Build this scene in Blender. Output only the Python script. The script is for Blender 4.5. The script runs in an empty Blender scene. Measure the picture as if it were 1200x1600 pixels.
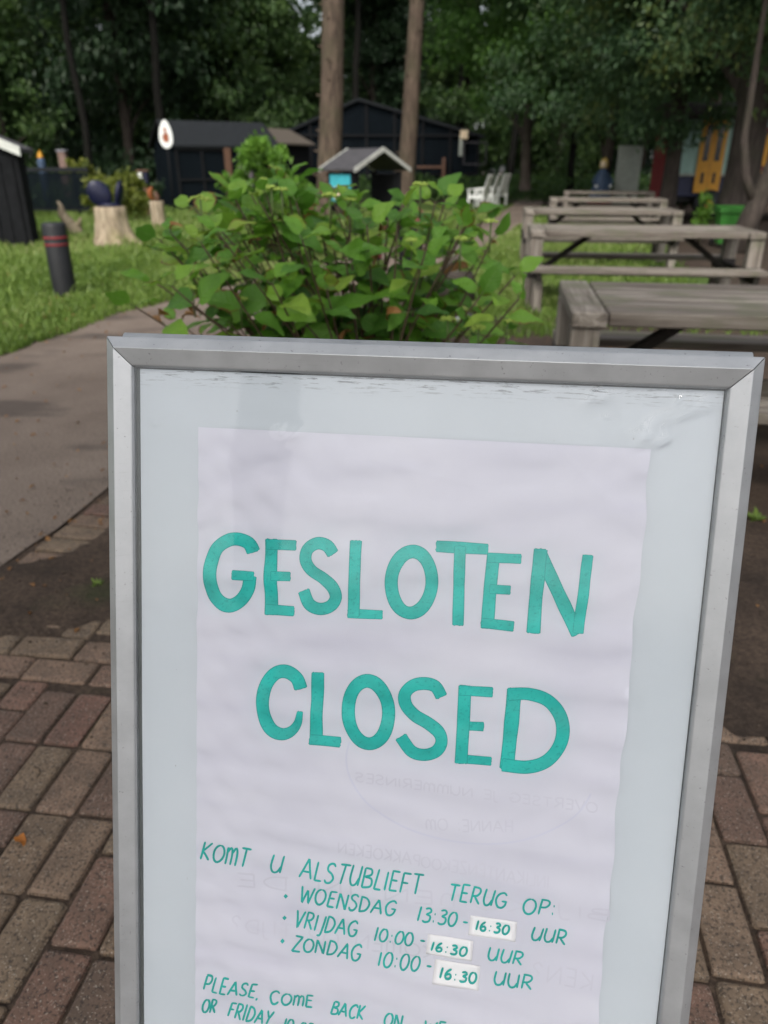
import bpy, bmesh, math, random
import numpy as np
from mathutils import Vector, Matrix

R = math.radians
sc = bpy.context.scene
COL = sc.collection

# ---------------------------------------------------------------- camera, sky, sun, exposure
H = 1.3
cam_d = bpy.data.cameras.new('camera'); cam = bpy.data.objects.new('camera', cam_d); COL.objects.link(cam)
cam.location = (0, 0, H); cam.rotation_euler = (R(90 - 25), 0, 0)
cam_d.sensor_fit = 'VERTICAL'; cam_d.sensor_height = 36; cam_d.lens = 26
cam_d.clip_start = 0.02; cam_d.clip_end = 500
cam_d.dof.use_dof = True; cam_d.dof.focus_distance = 0.78; cam_d.dof.aperture_fstop = 5.4
sc.camera = cam

SUN_EL, SUN_AZ = R(48), R(194)          # azimuth clockwise from +Y: soft light from behind the camera
w = bpy.data.worlds.new('World'); sc.world = w; w.use_nodes = True
nt = w.node_tree; nt.nodes.clear()
sky = nt.nodes.new('ShaderNodeTexSky'); sky.sky_type = 'NISHITA'; sky.sun_disc = False
sky.sun_elevation = SUN_EL; sky.sun_rotation = SUN_AZ; sky.air_density = 1.0; sky.dust_density = 4.0; sky.ozone_density = 0.6
hs = nt.nodes.new('ShaderNodeHueSaturation'); hs.inputs['Saturation'].default_value = 0.35
bg = nt.nodes.new('ShaderNodeBackground'); bg.inputs['Strength'].default_value = 0.13
wo = nt.nodes.new('ShaderNodeOutputWorld')
nt.links.new(sky.outputs[0], hs.inputs['Color']); nt.links.new(hs.outputs[0], bg.inputs['Color']); nt.links.new(bg.outputs[0], wo.inputs[0])

sun_d = bpy.data.lights.new('sun', 'SUN'); sun = bpy.data.objects.new('sun', sun_d); COL.objects.link(sun)
sun_d.energy = .95; sun_d.angle = R(12); sun_d.color = (1, .96, .9)
sv = Vector((math.sin(SUN_AZ) * math.cos(SUN_EL), math.cos(SUN_AZ) * math.cos(SUN_EL), math.sin(SUN_EL)))
sun.rotation_euler = sv.to_track_quat('Z', 'Y').to_euler(); sun.location = sv * 60
sc.view_settings.view_transform = 'Standard'; sc.view_settings.look = 'None'
sc.view_settings.exposure = 1.05; sc.view_settings.gamma = 1
sc.cycles.max_bounces = 6; sc.cycles.transparent_max_bounces = 12

# ---------------------------------------------------------------- measuring helpers (photo pixel -> real point)
F = 1155.; PT = R(25)
fw = np.array([0, math.cos(PT), -math.sin(PT)]); upv = np.array([0, math.sin(PT), math.cos(PT)]); CP = np.array([0, 0, H])
def ray(x, y): return np.array([(x - 600) / F, 0, 0]) + fw - upv * (y - 800) / F
def G(x, y, z=0.):
    d = ray(x, y); return CP + d * (z - H) / d[2]
def at(x, y, Y):
    d = ray(x, y); return CP + d * Y / d[1]

# ---------------------------------------------------------------- object helpers
def tag(o, label=None, cat=None, group=None, kind=None):
    for k, v in (('label', label), ('category', cat), ('group', group), ('kind', kind)):
        if v: o[k] = v
    return o
def thing(name, loc, label, cat, group=None, rz=0):
    o = bpy.data.objects.new(name, None); COL.objects.link(o); o.empty_display_size = .1
    o.location = [float(v) for v in loc]; o.rotation_euler = (0, 0, rz)
    return tag(o, label, cat, group)
def copy_tree(o, parent=None):
    c = o.copy(); COL.objects.link(c)
    if parent: c.parent = parent
    for ch in list(o.children): copy_tree(ch, c)
    return c

class MB:
    """collects shapes and links them as ONE mesh object"""
    def __init__(s): s.v = []; s.f = []; s.t = []; s.s = []; s.n = 0; s.m = []
    def add(s, verts, faces, tint=None, smooth=False, mi=0):
        if tint is None: tint = random.random()
        s.v.extend([tuple(map(float, q)) for q in verts]); k = s.n
        s.f.extend([tuple(i + k for i in fc) for fc in faces])
        s.t.extend([tint] * len(faces)); s.s.extend([smooth] * len(faces)); s.m.extend([mi] * len(faces)); s.n += len(verts); return s
    def box(s, c, d, ch=0.0, rot=None, tint=None, mi=0):
        """chamfered box: centre, size, chamfer, rotation Matrix"""
        hx, hy, hz = d[0] / 2, d[1] / 2, d[2] / 2
        rot = rot or Matrix.Identity(3); c = Vector([float(q) for q in c])
        if ch <= 0:
            vs = [(x, y, z) for x in (-hx, hx) for y in (-hy, hy) for z in (-hz, hz)]
            fs = [(0, 1, 3, 2), (4, 6, 7, 5), (0, 4, 5, 1), (2, 3, 7, 6), (0, 2, 6, 4), (1, 5, 7, 3)]
        else:
            ch = min(ch, hx * .9, hy * .9, hz * .9)
            bm = bmesh.new(); bmesh.ops.create_cube(bm, size=1)
            for q in bm.verts: q.co = Vector((q.co.x * d[0], q.co.y * d[1], q.co.z * d[2]))
            bmesh.ops.bevel(bm, geom=list(bm.edges), offset=ch, segments=1, affect='EDGES')
            bm.verts.index_update(); vs = [tuple(q.co) for q in bm.verts]; fs = [tuple(q.index for q in fc.verts) for fc in bm.faces]; bm.free()
        return s.add([tuple(rot @ Vector(q) + c) for q in vs], fs, tint, False, mi)
    def bar(s, a, b, wd, th, ch=.004, upd=(0, 0, 1), tint=None, mi=0):
        a = Vector([float(q) for q in a]); b = Vector([float(q) for q in b]); d = b - a; L = d.length; x = d.normalized()
        y = Vector(upd).cross(x)
        if y.length < 1e-4: y = Vector((0, 1, 0)).cross(x)
        y.normalize(); z = x.cross(y)
        return s.box((a + b) / 2, (L, wd, th), ch, Matrix((x, y, z)).transposed(), tint, mi)
    def tube(s, pts, rad, n=8, tint=None, cap=True, smooth=True, mi=0):
        pts = [Vector([float(q) for q in p]) for p in pts]
        if not hasattr(rad, '__len__'): rad = [rad] * len(pts)
        vs, fs = [], []; ref = Vector((.31, .95, .1))
        for i, p in enumerate(pts):
            t = (pts[min(i + 1, len(pts) - 1)] - pts[max(i - 1, 0)]).normalized()
            a = t.cross(ref)
            if a.length < .05: a = t.cross(Vector((1, 0, 0)))
            a.normalize(); b = t.cross(a)
            for k in range(n):
                q = 2 * math.pi * k / n; vs.append(p + (a * math.cos(q) + b * math.sin(q)) * rad[i])
        for i in range(len(pts) - 1):
            for k in range(n):
                k2 = (k + 1) % n; fs.append((i * n + k, i * n + k2, (i + 1) * n + k2, (i + 1) * n + k))
        if cap: fs.append(tuple(range(n - 1, -1, -1))); fs.append(tuple((len(pts) - 1) * n + k for k in range(n)))
        return s.add(vs, fs, tint, smooth, mi)
    def lathe(s, c, prof, n=20, tint=None, smooth=True, fn=None, mi=0):
        vs, fs = [], []
        for (r, z) in prof:
            for k in range(n):
                a = 2 * math.pi * k / n; rr = r * (fn(a, z) if fn else 1)
                vs.append((c[0] + rr * math.cos(a), c[1] + rr * math.sin(a), c[2] + z))
        for i in range(len(prof) - 1):
            for k in range(n):
                k2 = (k + 1) % n; fs.append((i * n + k, i * n + k2, (i + 1) * n + k2, (i + 1) * n + k))
        fs.append(tuple(range(n - 1, -1, -1))); fs.append(tuple((len(prof) - 1) * n + k for k in range(n)))
        return s.add(vs, fs, tint, smooth, mi)
    def slab(s, pts, up, tint=None, mi=0):
        """closed prism: polygon pts pushed along vector up"""
        n = len(pts); u = Vector([float(q) for q in up]); P = [Vector([float(q) for q in p]) for p in pts]
        vs = P + [p + u for p in P]
        fs = [tuple(range(n - 1, -1, -1)), tuple(range(n, 2 * n))] + [(i, (i + 1) % n, n + (i + 1) % n, n + i) for i in range(n)]
        return s.add(vs, fs, tint, False, mi)
    def build(s, name, mats, parent=None, loc=None, label=None, weld=False):
        o = mesh_obj(name, s.v, s.f, mats, parent, s.t, s.s, s.m, loc, label)
        if weld:
            bm = bmesh.new(); bm.from_mesh(o.data); bmesh.ops.remove_doubles(bm, verts=bm.verts[:], dist=1e-5); bm.to_mesh(o.data); bm.free()
        return o

def mesh_obj(name, v, f, mats, parent=None, tint=None, smooth=None, mi=None, loc=None, label=None):
    me = bpy.data.meshes.new(name); me.from_pydata(v if isinstance(v, list) else v.tolist(), [], f if isinstance(f, list) else f.tolist())
    if tint is not None:
        a = me.attributes.new('tint', 'FLOAT', 'FACE'); a.data.foreach_set('value', np.asarray(tint, dtype=np.float32))
    if smooth is not None:
        if isinstance(smooth, bool): smooth = [smooth] * len(me.polygons)
        me.polygons.foreach_set('use_smooth', np.asarray(smooth, dtype=bool))
    mats = mats if isinstance(mats, (list, tuple)) else [mats]
    for m in mats: me.materials.append(m)
    if mi is not None and len(mats) > 1: me.polygons.foreach_set('material_index', np.asarray(mi, dtype=np.int32))
    me.update()
    o = bpy.data.objects.new(name, me); COL.objects.link(o)
    if parent: o.parent = parent
    if loc is not None: o.location = loc
    if label: o['label'] = label
    return o

# ---------------------------------------------------------------- materials
class NB:
    def __init__(s, name):
        s.m = bpy.data.materials.new(name); s.m.use_nodes = True; s.t = s.m.node_tree; s.t.nodes.clear()
        s.out = s.n('ShaderNodeOutputMaterial')
    def n(s, ty, **kw):
        x = s.t.nodes.new(ty)
        for k, v in kw.items(): setattr(x, k, v)
        return x
    def set(s, node, **kw):
        for k, v in kw.items(): node.inputs[k.replace('_', ' ')].default_value = v
        return node
    def l(s, a, b): s.t.links.new(a, b)
    def coord(s, scale=(1, 1, 1), kind='Object', rot=(0, 0, 0)):
        c = s.n('ShaderNodeTexCoord'); m = s.n('ShaderNodeMapping'); m.inputs['Scale'].default_value = scale; m.inputs['Rotation'].default_value = rot
        s.l(c.outputs[kind], m.inputs[0]); return m.outputs[0]
    def noise(s, vec, scale=5, detail=4, rough=.55, dist=0):
        x = s.n('ShaderNodeTexNoise'); s.l(vec, x.inputs['Vector']); s.set(x, Scale=scale, Detail=detail, Roughness=rough, Distortion=dist); return x.outputs['Fac']
    def ramp(s, fac, stops):
        x = s.n('ShaderNodeValToRGB'); e = x.color_ramp.elements
        while len(e) < len(stops): e.new(.5)
        for q, (p, c) in zip(e, stops): q.position = p; q.color = (*c, 1) if hasattr(c, '__len__') else (c, c, c, 1)
        s.l(fac, x.inputs[0]); return x.outputs[0]
    def mix(s, fac, a, b, mode='MIX'):
        x = s.n('ShaderNodeMix', data_type='RGBA', blend_type=mode)
        for k, q in ((0, fac), (6, a), (7, b)):
            if hasattr(q, 'links'): s.l(q, x.inputs[k])
            elif k: x.inputs[k].default_value = (*q, 1)
            else: x.inputs[k].default_value = q
        return x.outputs[2]
    def math(s, op, a, b=0., c=None):
        x = s.n('ShaderNodeMath', operation=op)
        for k, q in enumerate((a, b) if c is None else (a, b, c)):
            if hasattr(q, 'links'): s.l(q, x.inputs[k])
            else: x.inputs[k].default_value = q
        return x.outputs[0]
    def tint(s, name='tint'):
        a = s.n('ShaderNodeAttribute'); a.attribute_name = name; return a.outputs['Fac']
    def bump(s, h, strength=.3, dist=.01):
        b = s.n('ShaderNodeBump'); s.set(b, Strength=strength, Distance=dist); s.l(h, b.inputs['Height']); return b.outputs[0]
    def done(s, col, rough=.7, metal=0, bump=None, spec=.4, trans=0, emit=None):
        p = s.n('ShaderNodeBsdfPrincipled')
        if hasattr(col, 'links'): s.l(col, p.inputs['Base Color'])
        else: p.inputs['Base Color'].default_value = (*col, 1)
        if hasattr(rough, 'links'): s.l(rough, p.inputs['Roughness'])
        else: p.inputs['Roughness'].default_value = rough
        p.inputs['Metallic'].default_value = metal; p.inputs['Specular IOR Level'].default_value = spec
        if bump is not None: s.l(bump, p.inputs['Normal'])
        o = p.outputs[0]
        if trans:
            t = s.n('ShaderNodeBsdfTranslucent'); mx = s.n('ShaderNodeMixShader'); mx.inputs[0].default_value = trans
            if hasattr(col, 'links'): s.l(col, t.inputs[0])
            else: t.inputs[0].default_value = (*col, 1)
            s.l(o, mx.inputs[1]); s.l(t.outputs[0], mx.inputs[2]); o = mx.outputs[0]
        s.l(o, s.out.inputs[0]); return s.m

def plain(name, c, rough=.6, metal=0, var=.25, scale=8, spec=.4):
    b = NB(name); n = b.noise(b.coord(), scale, 5)
    lo = tuple(q * (1 - var) for q in c); hi = tuple(min(1, q * (1 + var)) for q in c)
    return b.done(b.ramp(n, [(.3, lo), (.7, hi)]), rough, metal, b.bump(n, .15, .01), spec)
def leafmat(name, cols, trans=.3, rough=.5):
    b = NB(name); t = b.tint(); k = len(cols)
    c = b.ramp(t, [(i / max(1, k - 1), q) for i, q in enumerate(cols)])
    return b.done(c, rough, 0, None, .35, trans)
def wood(name, axis, cols, rough=.85):
    b = NB(name); sx = [22, 22, 22]; sx[axis] = 1.3
    v = b.coord(tuple(sx)); off = b.n('ShaderNodeVectorMath', operation='ADD')
    t = b.tint(); b.l(v, off.inputs[0]); cb = b.n('ShaderNodeCombineXYZ')
    for k in range(3): b.l(b.math('MULTIPLY', t, 37. + 11 * k), cb.inputs[k])
    b.l(cb.outputs[0], off.inputs[1])
    n = b.noise(off.outputs[0], 1.0, 6, .65, .6); big = b.noise(b.coord((1, 1, 1)), 5, 4)
    c = b.ramp(n, [(.28, cols[0]), (.5, cols[1]), (.72, cols[2])])
    c = b.mix(b.ramp(t, [(0, 0.), (1, .45)]), c, cols[0])
    c = b.mix(b.ramp(big, [(.50, 0.), (.66, .7)]), c, tuple(q * .62 * k for q, k in zip(cols[1], (.9, 1.05, .8))))
    return b.done(c, rough, 0, b.bump(n, .5, .004), .25)

M = {}
gw = ((.060, .047, .038), (.19, .165, .138), (.33, .30, .258))
for ax, nm in enumerate('xyz'): M['wood_' + nm] = wood('weathered_wood_' + nm, ax, gw)
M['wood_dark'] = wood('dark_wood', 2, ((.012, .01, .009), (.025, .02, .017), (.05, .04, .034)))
M['steel_dark'] = plain('dark_steel', (.018, .014, .013), .6)

def alu():
    b = NB('satin_aluminium'); n = b.noise(b.coord((30, 30, 30)), 1, 5, .6); d = b.noise(b.coord((260, 260, 260)), 1, 3)
    c = b.ramp(n, [(.3, (.36, .37, .38)), (.7, (.43, .44, .45))])
    c = b.mix(b.ramp(d, [(.66, 0.), (.74, .6)]), c, (.16, .16, .16)); sc2 = b.noise(b.coord((25, 25, 420)), 1, 4, .7)
    c = b.mix(b.ramp(sc2, [(.63, 0.), (.70, .14)]), c, (.20, .20, .20))
    return b.done(c, b.ramp(n, [(.3, .42), (.7, .52)]), .6, b.bump(d, .03, .001), .5)
M['alu'] = alu()
M['seam'] = plain('dark_gasket', (.02, .022, .024), .6)

def m_panel():
    b = NB('white_backing_sheet'); v = b.coord((1, 1, 1), 'UV'); n = b.noise(v, 3, 4); st = b.noise(b.coord((38, 420, 1), 'UV'), 1, 4, .7)
    sp = b.noise(b.coord((150, 150, 1), 'UV'), 1, 2); sep = b.n('ShaderNodeSeparateXYZ'); b.l(b.coord((1, 1, 1), 'UV'), sep.inputs[0])
    c = b.ramp(n, [(.3, (.465, .51, .55)), (.7, (.53, .57, .61))])
    # worn black scuffs along the upper edge (dirt with a shape of its own)
    band = b.ramp(sep.outputs['Y'], [(.0, 1.), (.008, .9), (.014, .5), (.022, .0)])
    wob = b.math('MULTIPLY', b.ramp(st, [(.55, 0.), (.62, 1.)]), band)
    c = b.mix(b.math('MULTIPLY', wob, .65), c, (.03, .03, .035))
    c = b.mix(b.ramp(sp, [(.755, 0.), (.77, .6)]), c, (.2, .2, .2))
    return b.done(c, .5, 0, None, .3)
M['panel'] = m_panel()
def m_paper():
    b = NB('white_paper'); v = b.coord((1, 1, 1), 'UV'); n = b.noise(v, 7, 5); st = b.noise(b.coord((5, 26, 1), 'UV'), 1, 4)
    c = b.ramp(n, [(.3, (.565, .57, .645)), (.7, (.615, .62, .685))])
    c = b.mix(b.ramp(st, [(.5, 0.), (.75, .35)]), c, (.535, .535, .635))
    return b.done(c, .7, 0, b.bump(n, .05, .001), .2, .06)
M['paper'] = m_paper()
M['sticker'] = plain('white_patch_paper', (.76, .755, .77), .6, var=.02)
def m_ink(name, base, dark):
    b = NB(name); v = b.coord((260, 700, 260)); n = b.noise(v, 1, 4); n2 = b.noise(b.coord((28, 28, 28)), 1, 3); e = b.tint('edge')
    c = b.ramp(n2, [(.35, base), (.65, tuple(q * .76 for q in base))])
    c = b.mix(b.ramp(n, [(.55, 0.), (.75, .6)]), c, dark)
    c = b.mix(b.math('MULTIPLY', e, .85), c, dark)
    return b.done(c, .5, 0, None, .3)
M['ink'] = m_ink('teal_marker', (.024, .45, .40), (.005, .20, .185))
M['ghost'] = plain('faint_grey_bleed', (.548, .55, .622), .7, var=.03)
M['ghost_blue'] = plain('faint_blue_bleed', (.55, .56, .655), .7, var=.03)
M['speck'] = plain('black_speck', (.015, .015, .015), .6)
def m_cover():
    b = NB('clear_plastic'); t = b.n('ShaderNodeBsdfTransparent'); g = b.n('ShaderNodeBsdfGlossy'); g.inputs['Roughness'].default_value = .035
    f = b.n('ShaderNodeFresnel'); f.inputs[0].default_value = 1.42; mx = b.n('ShaderNodeMixShader')
    b.l(f.outputs[0], mx.inputs[0]); b.l(t.outputs[0], mx.inputs[1]); b.l(g.outputs[0], mx.inputs[2]); b.l(mx.outputs[0], b.out.inputs[0]); return b.m
M['cover'] = m_cover()

def m_path():
    b = NB('path_grit'); v = b.coord(); n = b.noise(v, 1.1, 6, .6); fine = b.noise(v, 95, 5, .75); sp = b.noise(v, 190, 2); wet = b.noise(b.coord((1, 2.4, 1), rot=(0, 0, .25)), .9, 4, .5)
    c = b.ramp(n, [(.3, (.138, .104, .080)), (.7, (.235, .186, .148))])
    c = b.mix(b.ramp(fine, [(.36, .8), (.56, 0.)]), c, (.055, .042, .035))
    c = b.mix(b.ramp(sp, [(.66, 0.), (.74, .45)]), c, (.32, .29, .26))
    c = b.mix(b.ramp(wet, [(.57, 0.), (.66, .65)]), c, (.05, .04, .034))
    return b.done(c, .85, 0, b.bump(fine, .35, .01), .25)
M['path'] = m_path()
def m_soil(name='soil', k=1.):
    b = NB(name); v = b.coord(); n = b.noise(v, 2.5, 6, .65); fine = b.noise(v, 70, 4, .75); sp = b.noise(v, 120, 2); mo = b.noise(v, 1.7, 5, .6)
    c = b.ramp(n, [(.3, (.038 * k, .028 * k, .021 * k)), (.7, (.118 * k, .082 * k, .058 * k))])
    c = b.mix(b.ramp(fine, [(.4, .6), (.62, 0.)]), c, (.014, .010, .008))
    c = b.mix(b.ramp(sp, [(.70, 0.), (.76, .7)]), c, (.22, .18, .14))
    c = b.mix(b.ramp(mo, [(.58, 0.), (.72, .5)]), c, (.03, .05, .014))
    return b.done(c, .92, 0, b.bump(fine, .8, .012), .2)
M['soil'] = m_soil(); M['forest_floor'] = m_soil('forest_floor', .8)
def m_lawn():
    b = NB('lawn_base'); v = b.coord(); n = b.noise(v, .9, 5, .6); f = b.noise(v, 30, 4, .7)
    c = b.ramp(n, [(.3, (.045, .085, .014)), (.7, (.11, .17, .03))])
    c = b.mix(b.ramp(f, [(.4, .6), (.62, 0.)]), c, (.018, .03, .008))
    return b.done(c, .9, 0, b.bump(f, .8, .03), .2)
M['lawn'] = m_lawn()
def m_brick():
    b = NB('clay_paver'); v = b.coord(); t = b.tint(); sp = b.noise(v, 260, 2, .6); sp2 = b.noise(v, 140, 3, .6); n = b.noise(v, 14, 5, .65)
    c = b.ramp(t, [(0, (0.154, 0.102, 0.066)), (.3, (0.188, 0.135, 0.088)), (.55, (0.192, 0.124, 0.086)), (.78, (0.165, 0.087, 0.064)), (1, (0.114, 0.080, 0.058))])
    c = b.mix(b.ramp(n, [(.35, .55), (.65, 0.)]), c, (.058, .046, .035))
    c = b.mix(b.ramp(sp2, [(.38, .75), (.48, 0.)]), c, (.028, .022, .018))
    c = b.mix(b.ramp(sp, [(.62, 0.), (.69, .8)]), c, (.36, .31, .25))
    return b.done(c, .8, 0, b.bump(sp2, .5, .003), .3)
M['brick'] = m_brick()

def bark(name, cols, sc_=(14, 14, 2.2)):
    b = NB(name); v = b.coord(sc_); n = b.noise(v, 1, 6, .7, .4); big = b.noise(b.coord(), 2.2, 4)
    c = b.ramp(n, [(.3, cols[0]), (.5, cols[1]), (.7, cols[2])])
    c = b.mix(b.ramp(big, [(.45, 0.), (.7, .6)]), c, cols[3])
    return b.done(c, .9, 0, b.bump(n, .8, .03), .2)
M['bark_pine'] = bark('pine_bark', ((.02, .015, .011), (.080, .058, .043), (.135, .10, .074), (.06, .055, .032)))
M['bark_dark'] = bark('dark_bark', ((.018, .014, .012), (.045, .036, .03), (.075, .06, .05), (.035, .035, .022)))
M['bark_shade'] = bark('mossy_shaded_bark', ((.002, .002, .0015), (.005, .0045, .0035), (.009, .008, .006), (.005, .006, .0035)))  # near-black bark copy, the wood's shade put into its colour
M['stump'] = bark('stripped_stump_wood', ((.11, .08, .055), (.30, .24, .165), (.46, .39, .29), (.21, .19, .08)), (16, 16, 2.5))

M['leaf_bg'] = leafmat('forest_leaves', [(.022, .048, .017), (.04, .082, .024), (.06, .112, .03), (.09, .15, .036)], .42)
M['leaf_dark'] = leafmat('dark_leaves', [(.016, .036, .016), (.028, .058, .025), (.042, .078, .032)], .38)
M['leaf_maple'] = leafmat('maple_leaves', [(.030, .066, .030), (.050, .102, .040), (.070, .132, .048), (.11, .14, .034)], .32)
M['leaf_bright'] = leafmat('bright_tree_leaves', [(.04, .098, .018), (.066, .15, .024), (.098, .195, .032)], .35)
M['leaf_fresh'] = leafmat('fresh_shrub_leaves', [(.065, .15, .016), (.10, .22, .024), (.15, .29, .036)], .35)
M['leaf_yellow'] = leafmat('yellowish_shrub_leaves', [(.08, .11, .014), (.14, .17, .022), (.20, .21, .04)], .3)
M['grass'] = leafmat('grass_blades', [(.070, .125, .020), (.125, .20, .034), (.18, .265, .055), (.28, .31, .12)], .35, .45)
M['under'] = leafmat('undergrowth', [(.02, .05, .012), (.035, .075, .016), (.055, .105, .02)], .3)
def m_hyd():
    b = NB('hydrangea_leaf'); t = b.tint(); uv = b.coord((1, 1, 1), 'UV'); sep = b.n('ShaderNodeSeparateXYZ'); b.l(uv, sep.inputs[0])
    c = b.ramp(t, [(0, (.052, .14, .022)), (.35, (.095, .235, .028)), (.6, (.145, .32, .033)), (.85, (.21, .38, .04)), (1, (.25, .35, .048))])
    ax = b.math('ABSOLUTE', b.math('SUBTRACT', sep.outputs['X'], .5))
    rib = b.ramp(ax, [(.0, .7), (.035, 0.)])
    vein = b.math('SINE', b.math('MULTIPLY', b.math('SUBTRACT', sep.outputs['Y'], b.math('MULTIPLY', ax, .55)), 44.))
    c = b.mix(b.math('MULTIPLY', rib, .7), c, (.20, .32, .09))
    c = b.mix(b.ramp(vein, [(.9, 0.), (1., .16)]), c, (.17, .29, .07))
    n = b.noise(b.coord(), 60, 4, .6); edge = b.math('ADD', b.math('MULTIPLY', ax, 1.6), b.math('MULTIPLY', n, .5))
    bro = b.math('MULTIPLY', b.ramp(edge, [(.88, 0.), (.98, 1.)]), b.ramp(b.math('FRACT', b.math('MULTIPLY', t, 17.)), [(.72, 0.), (.76, 1.)]))
    c = b.mix(bro, c, (.16, .07, .02))
    return b.done(c, .42, 0, b.bump(vein, .25, .003), .35, .42)
M['hyd'] = m_hyd()
M['dead_leaf'] = leafmat('dry_brown_leaf', [(.16, .07, .022), (.26, .13, .04)], .2)
M['stem'] = plain('shrub_stem', (.065, .042, .024), .7)
M['green_stem'] = plain('green_stem', (.08, .12, .03), .6)
M['bud'] = plain('lime_flower_buds', (.30, .40, .07), .7, scale=60)
M['black'] = plain('black_paint', (.009, .0095, .011), .5)
M['red_band'] = plain('red_reflective_band', (.17, .018, .02), .5)
M['navy'] = plain('navy_plastic', (.005, .006, .026), .4)
M['white'] = plain('white_paint', (.70, .71, .68), .5, var=.1)
M['offwhite'] = plain('weathered_white', (.48, .49, .45), .6, var=.2)
M['tar'] = plain('dark_planks', (.009, .0095, .0105), .9, spec=.12)
M['roof_dark'] = plain('dark_roof_felt', (.045, .043, .046), .85)
M['roof_slate'] = plain('slate_roof', (.012, .014, .016), .85, spec=.2)
M['roof_brown'] = plain('brown_roof', (.085, .07, .055), .85)
M['pale_trim'] = plain('pale_trim_board', (.30, .24, .19), .7)
M['brown'] = plain('brown_wood', (.10, .05, .03), .7)
M['redbrown'] = plain('red_brown_paint', (.17, .05, .042), .5)
M['turq'] = plain('turquoise_poster', (.05, .36, .42), .5, var=.1)
M['cream'] = plain('cream', (.62, .5, .34), .6)
M['orange'] = plain('orange_paint', (.22, .065, .018), .7)
M['mint'] = plain('mint_paint', (.25, .38, .33), .6, var=.1)
M['yellow'] = plain('yellow_paint', (.50, .235, .012), .5, var=.08)
M['red'] = plain('dark_red_paint', (.16, .016, .02), .5)
M['navy_paint'] = plain('navy_paint', (.012, .016, .05), .5)
M['pink'] = plain('pinkish_brick', (.17, .11, .09), .7)
M['dark_in'] = plain('dark_glass', (.008, .008, .010), .15)
M['bin'] = plain('green_plastic', (.028, .14, .018), .5, var=.15)
M['greygreen'] = plain('grey_green_board', (.27, .29, .25), .7, var=.12)
M['blue'] = plain('blue_paint', (.03, .055, .10), .6)
M['stone'] = plain('grey_stone', (.2, .2, .22), .8)
def m_net():
    b = NB('dark_shade_netting'); t = b.n('ShaderNodeBsdfTransparent'); d = b.n('ShaderNodeBsdfDiffuse'); d.inputs[0].default_value = (.008, .011, .014, 1)
    mx = b.n('ShaderNodeMixShader'); n = b.noise(b.coord((1, 1, .4)), 1.5, 3)
    b.l(b.ramp(n, [(.3, .62), (.7, .85)]), mx.inputs[0]); b.l(t.outputs[0], mx.inputs[1]); b.l(d.outputs[0], mx.inputs[2]); b.l(mx.outputs[0], b.out.inputs[0]); return b.m
M['net'] = m_net()

# ================================================================ GROUND
def ngrid(x0, x1, y0, y1, nx, ny, zf):
    xs = np.linspace(x0, x1, nx); ys = np.linspace(y0, y1, ny); X, Y = np.meshgrid(xs, ys); Z = zf(X, Y)
    v = np.stack([X, Y, Z], -1).reshape(-1, 3); i = np.arange(nx * ny).reshape(ny, nx)
    f = np.stack([i[:-1, :-1], i[:-1, 1:], i[1:, 1:], i[1:, :-1]], -1).reshape(-1, 4); return v, f
rs = np.random.RandomState(5)
_wv = [(rs.uniform(.6, 2.2) * 2 ** (k // 5), rs.uniform(0, 6.28), rs.uniform(0, 6.28)) for k in range(20)]
def wav(X, Y):
    """cheap smooth noise in about -1..1"""
    s = 0; q = 0
    for k, (fr, th, ph) in enumerate(_wv):
        a = .6 ** (k // 5); s = s + a * np.sin(fr * (X * math.cos(th) + Y * math.sin(th)) + ph); q += a
    return s / q * 2.4

g = mesh_obj('ground', [(-250, -120, -.035), (250, -120, -.035), (250, 260, -.035), (-250, 260, -.035)], [(0, 1, 2, 3)], M['forest_floor']); tag(g, kind='structure')

def strip(name, left, right, z, m, amp=.05, step=.12):
    """ground sheet between two world-space edges with ragged borders"""
    def res(pl):
        pl = np.array(pl, float); d = np.r_[0, np.cumsum(np.linalg.norm(np.diff(pl, axis=0), axis=1))]
        return pl, d
    pl, dl = res(left); pr, dr = res(right); n = int(max(dl[-1], dr[-1]) / step) + 2; t = np.linspace(0, 1, n)
    L = np.stack([np.interp(t * dl[-1], dl, pl[:, k]) for k in (0, 1)], -1); Q = np.stack([np.interp(t * dr[-1], dr, pr[:, k]) for k in (0, 1)], -1)
    L[:, 0] += amp * wav(L[:, 1] * 3, L[:, 0]); Q[:, 0] += amp * wav(Q[:, 1] * 3, Q[:, 0] + 9)
    K = 9; vs = []
    for k in range(K + 1):
        a = k / K; vs.append(L * (1 - a) + Q * a)
    V = np.stack(vs, 1).reshape(-1, 2); zz = z + .002 * wav(V[:, 0] * 2, V[:, 1] * 2)
    v = np.column_stack([V, zz]); i = np.arange(n * (K + 1)).reshape(n, K + 1)
    f = np.stack([i[:-1, :-1], i[:-1, 1:], i[1:, 1:], i[1:, :-1]], -1).reshape(-1, 4)
    o = mesh_obj(name, v, f, m, smooth=True); tag(o, kind='structure'); return o

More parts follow.
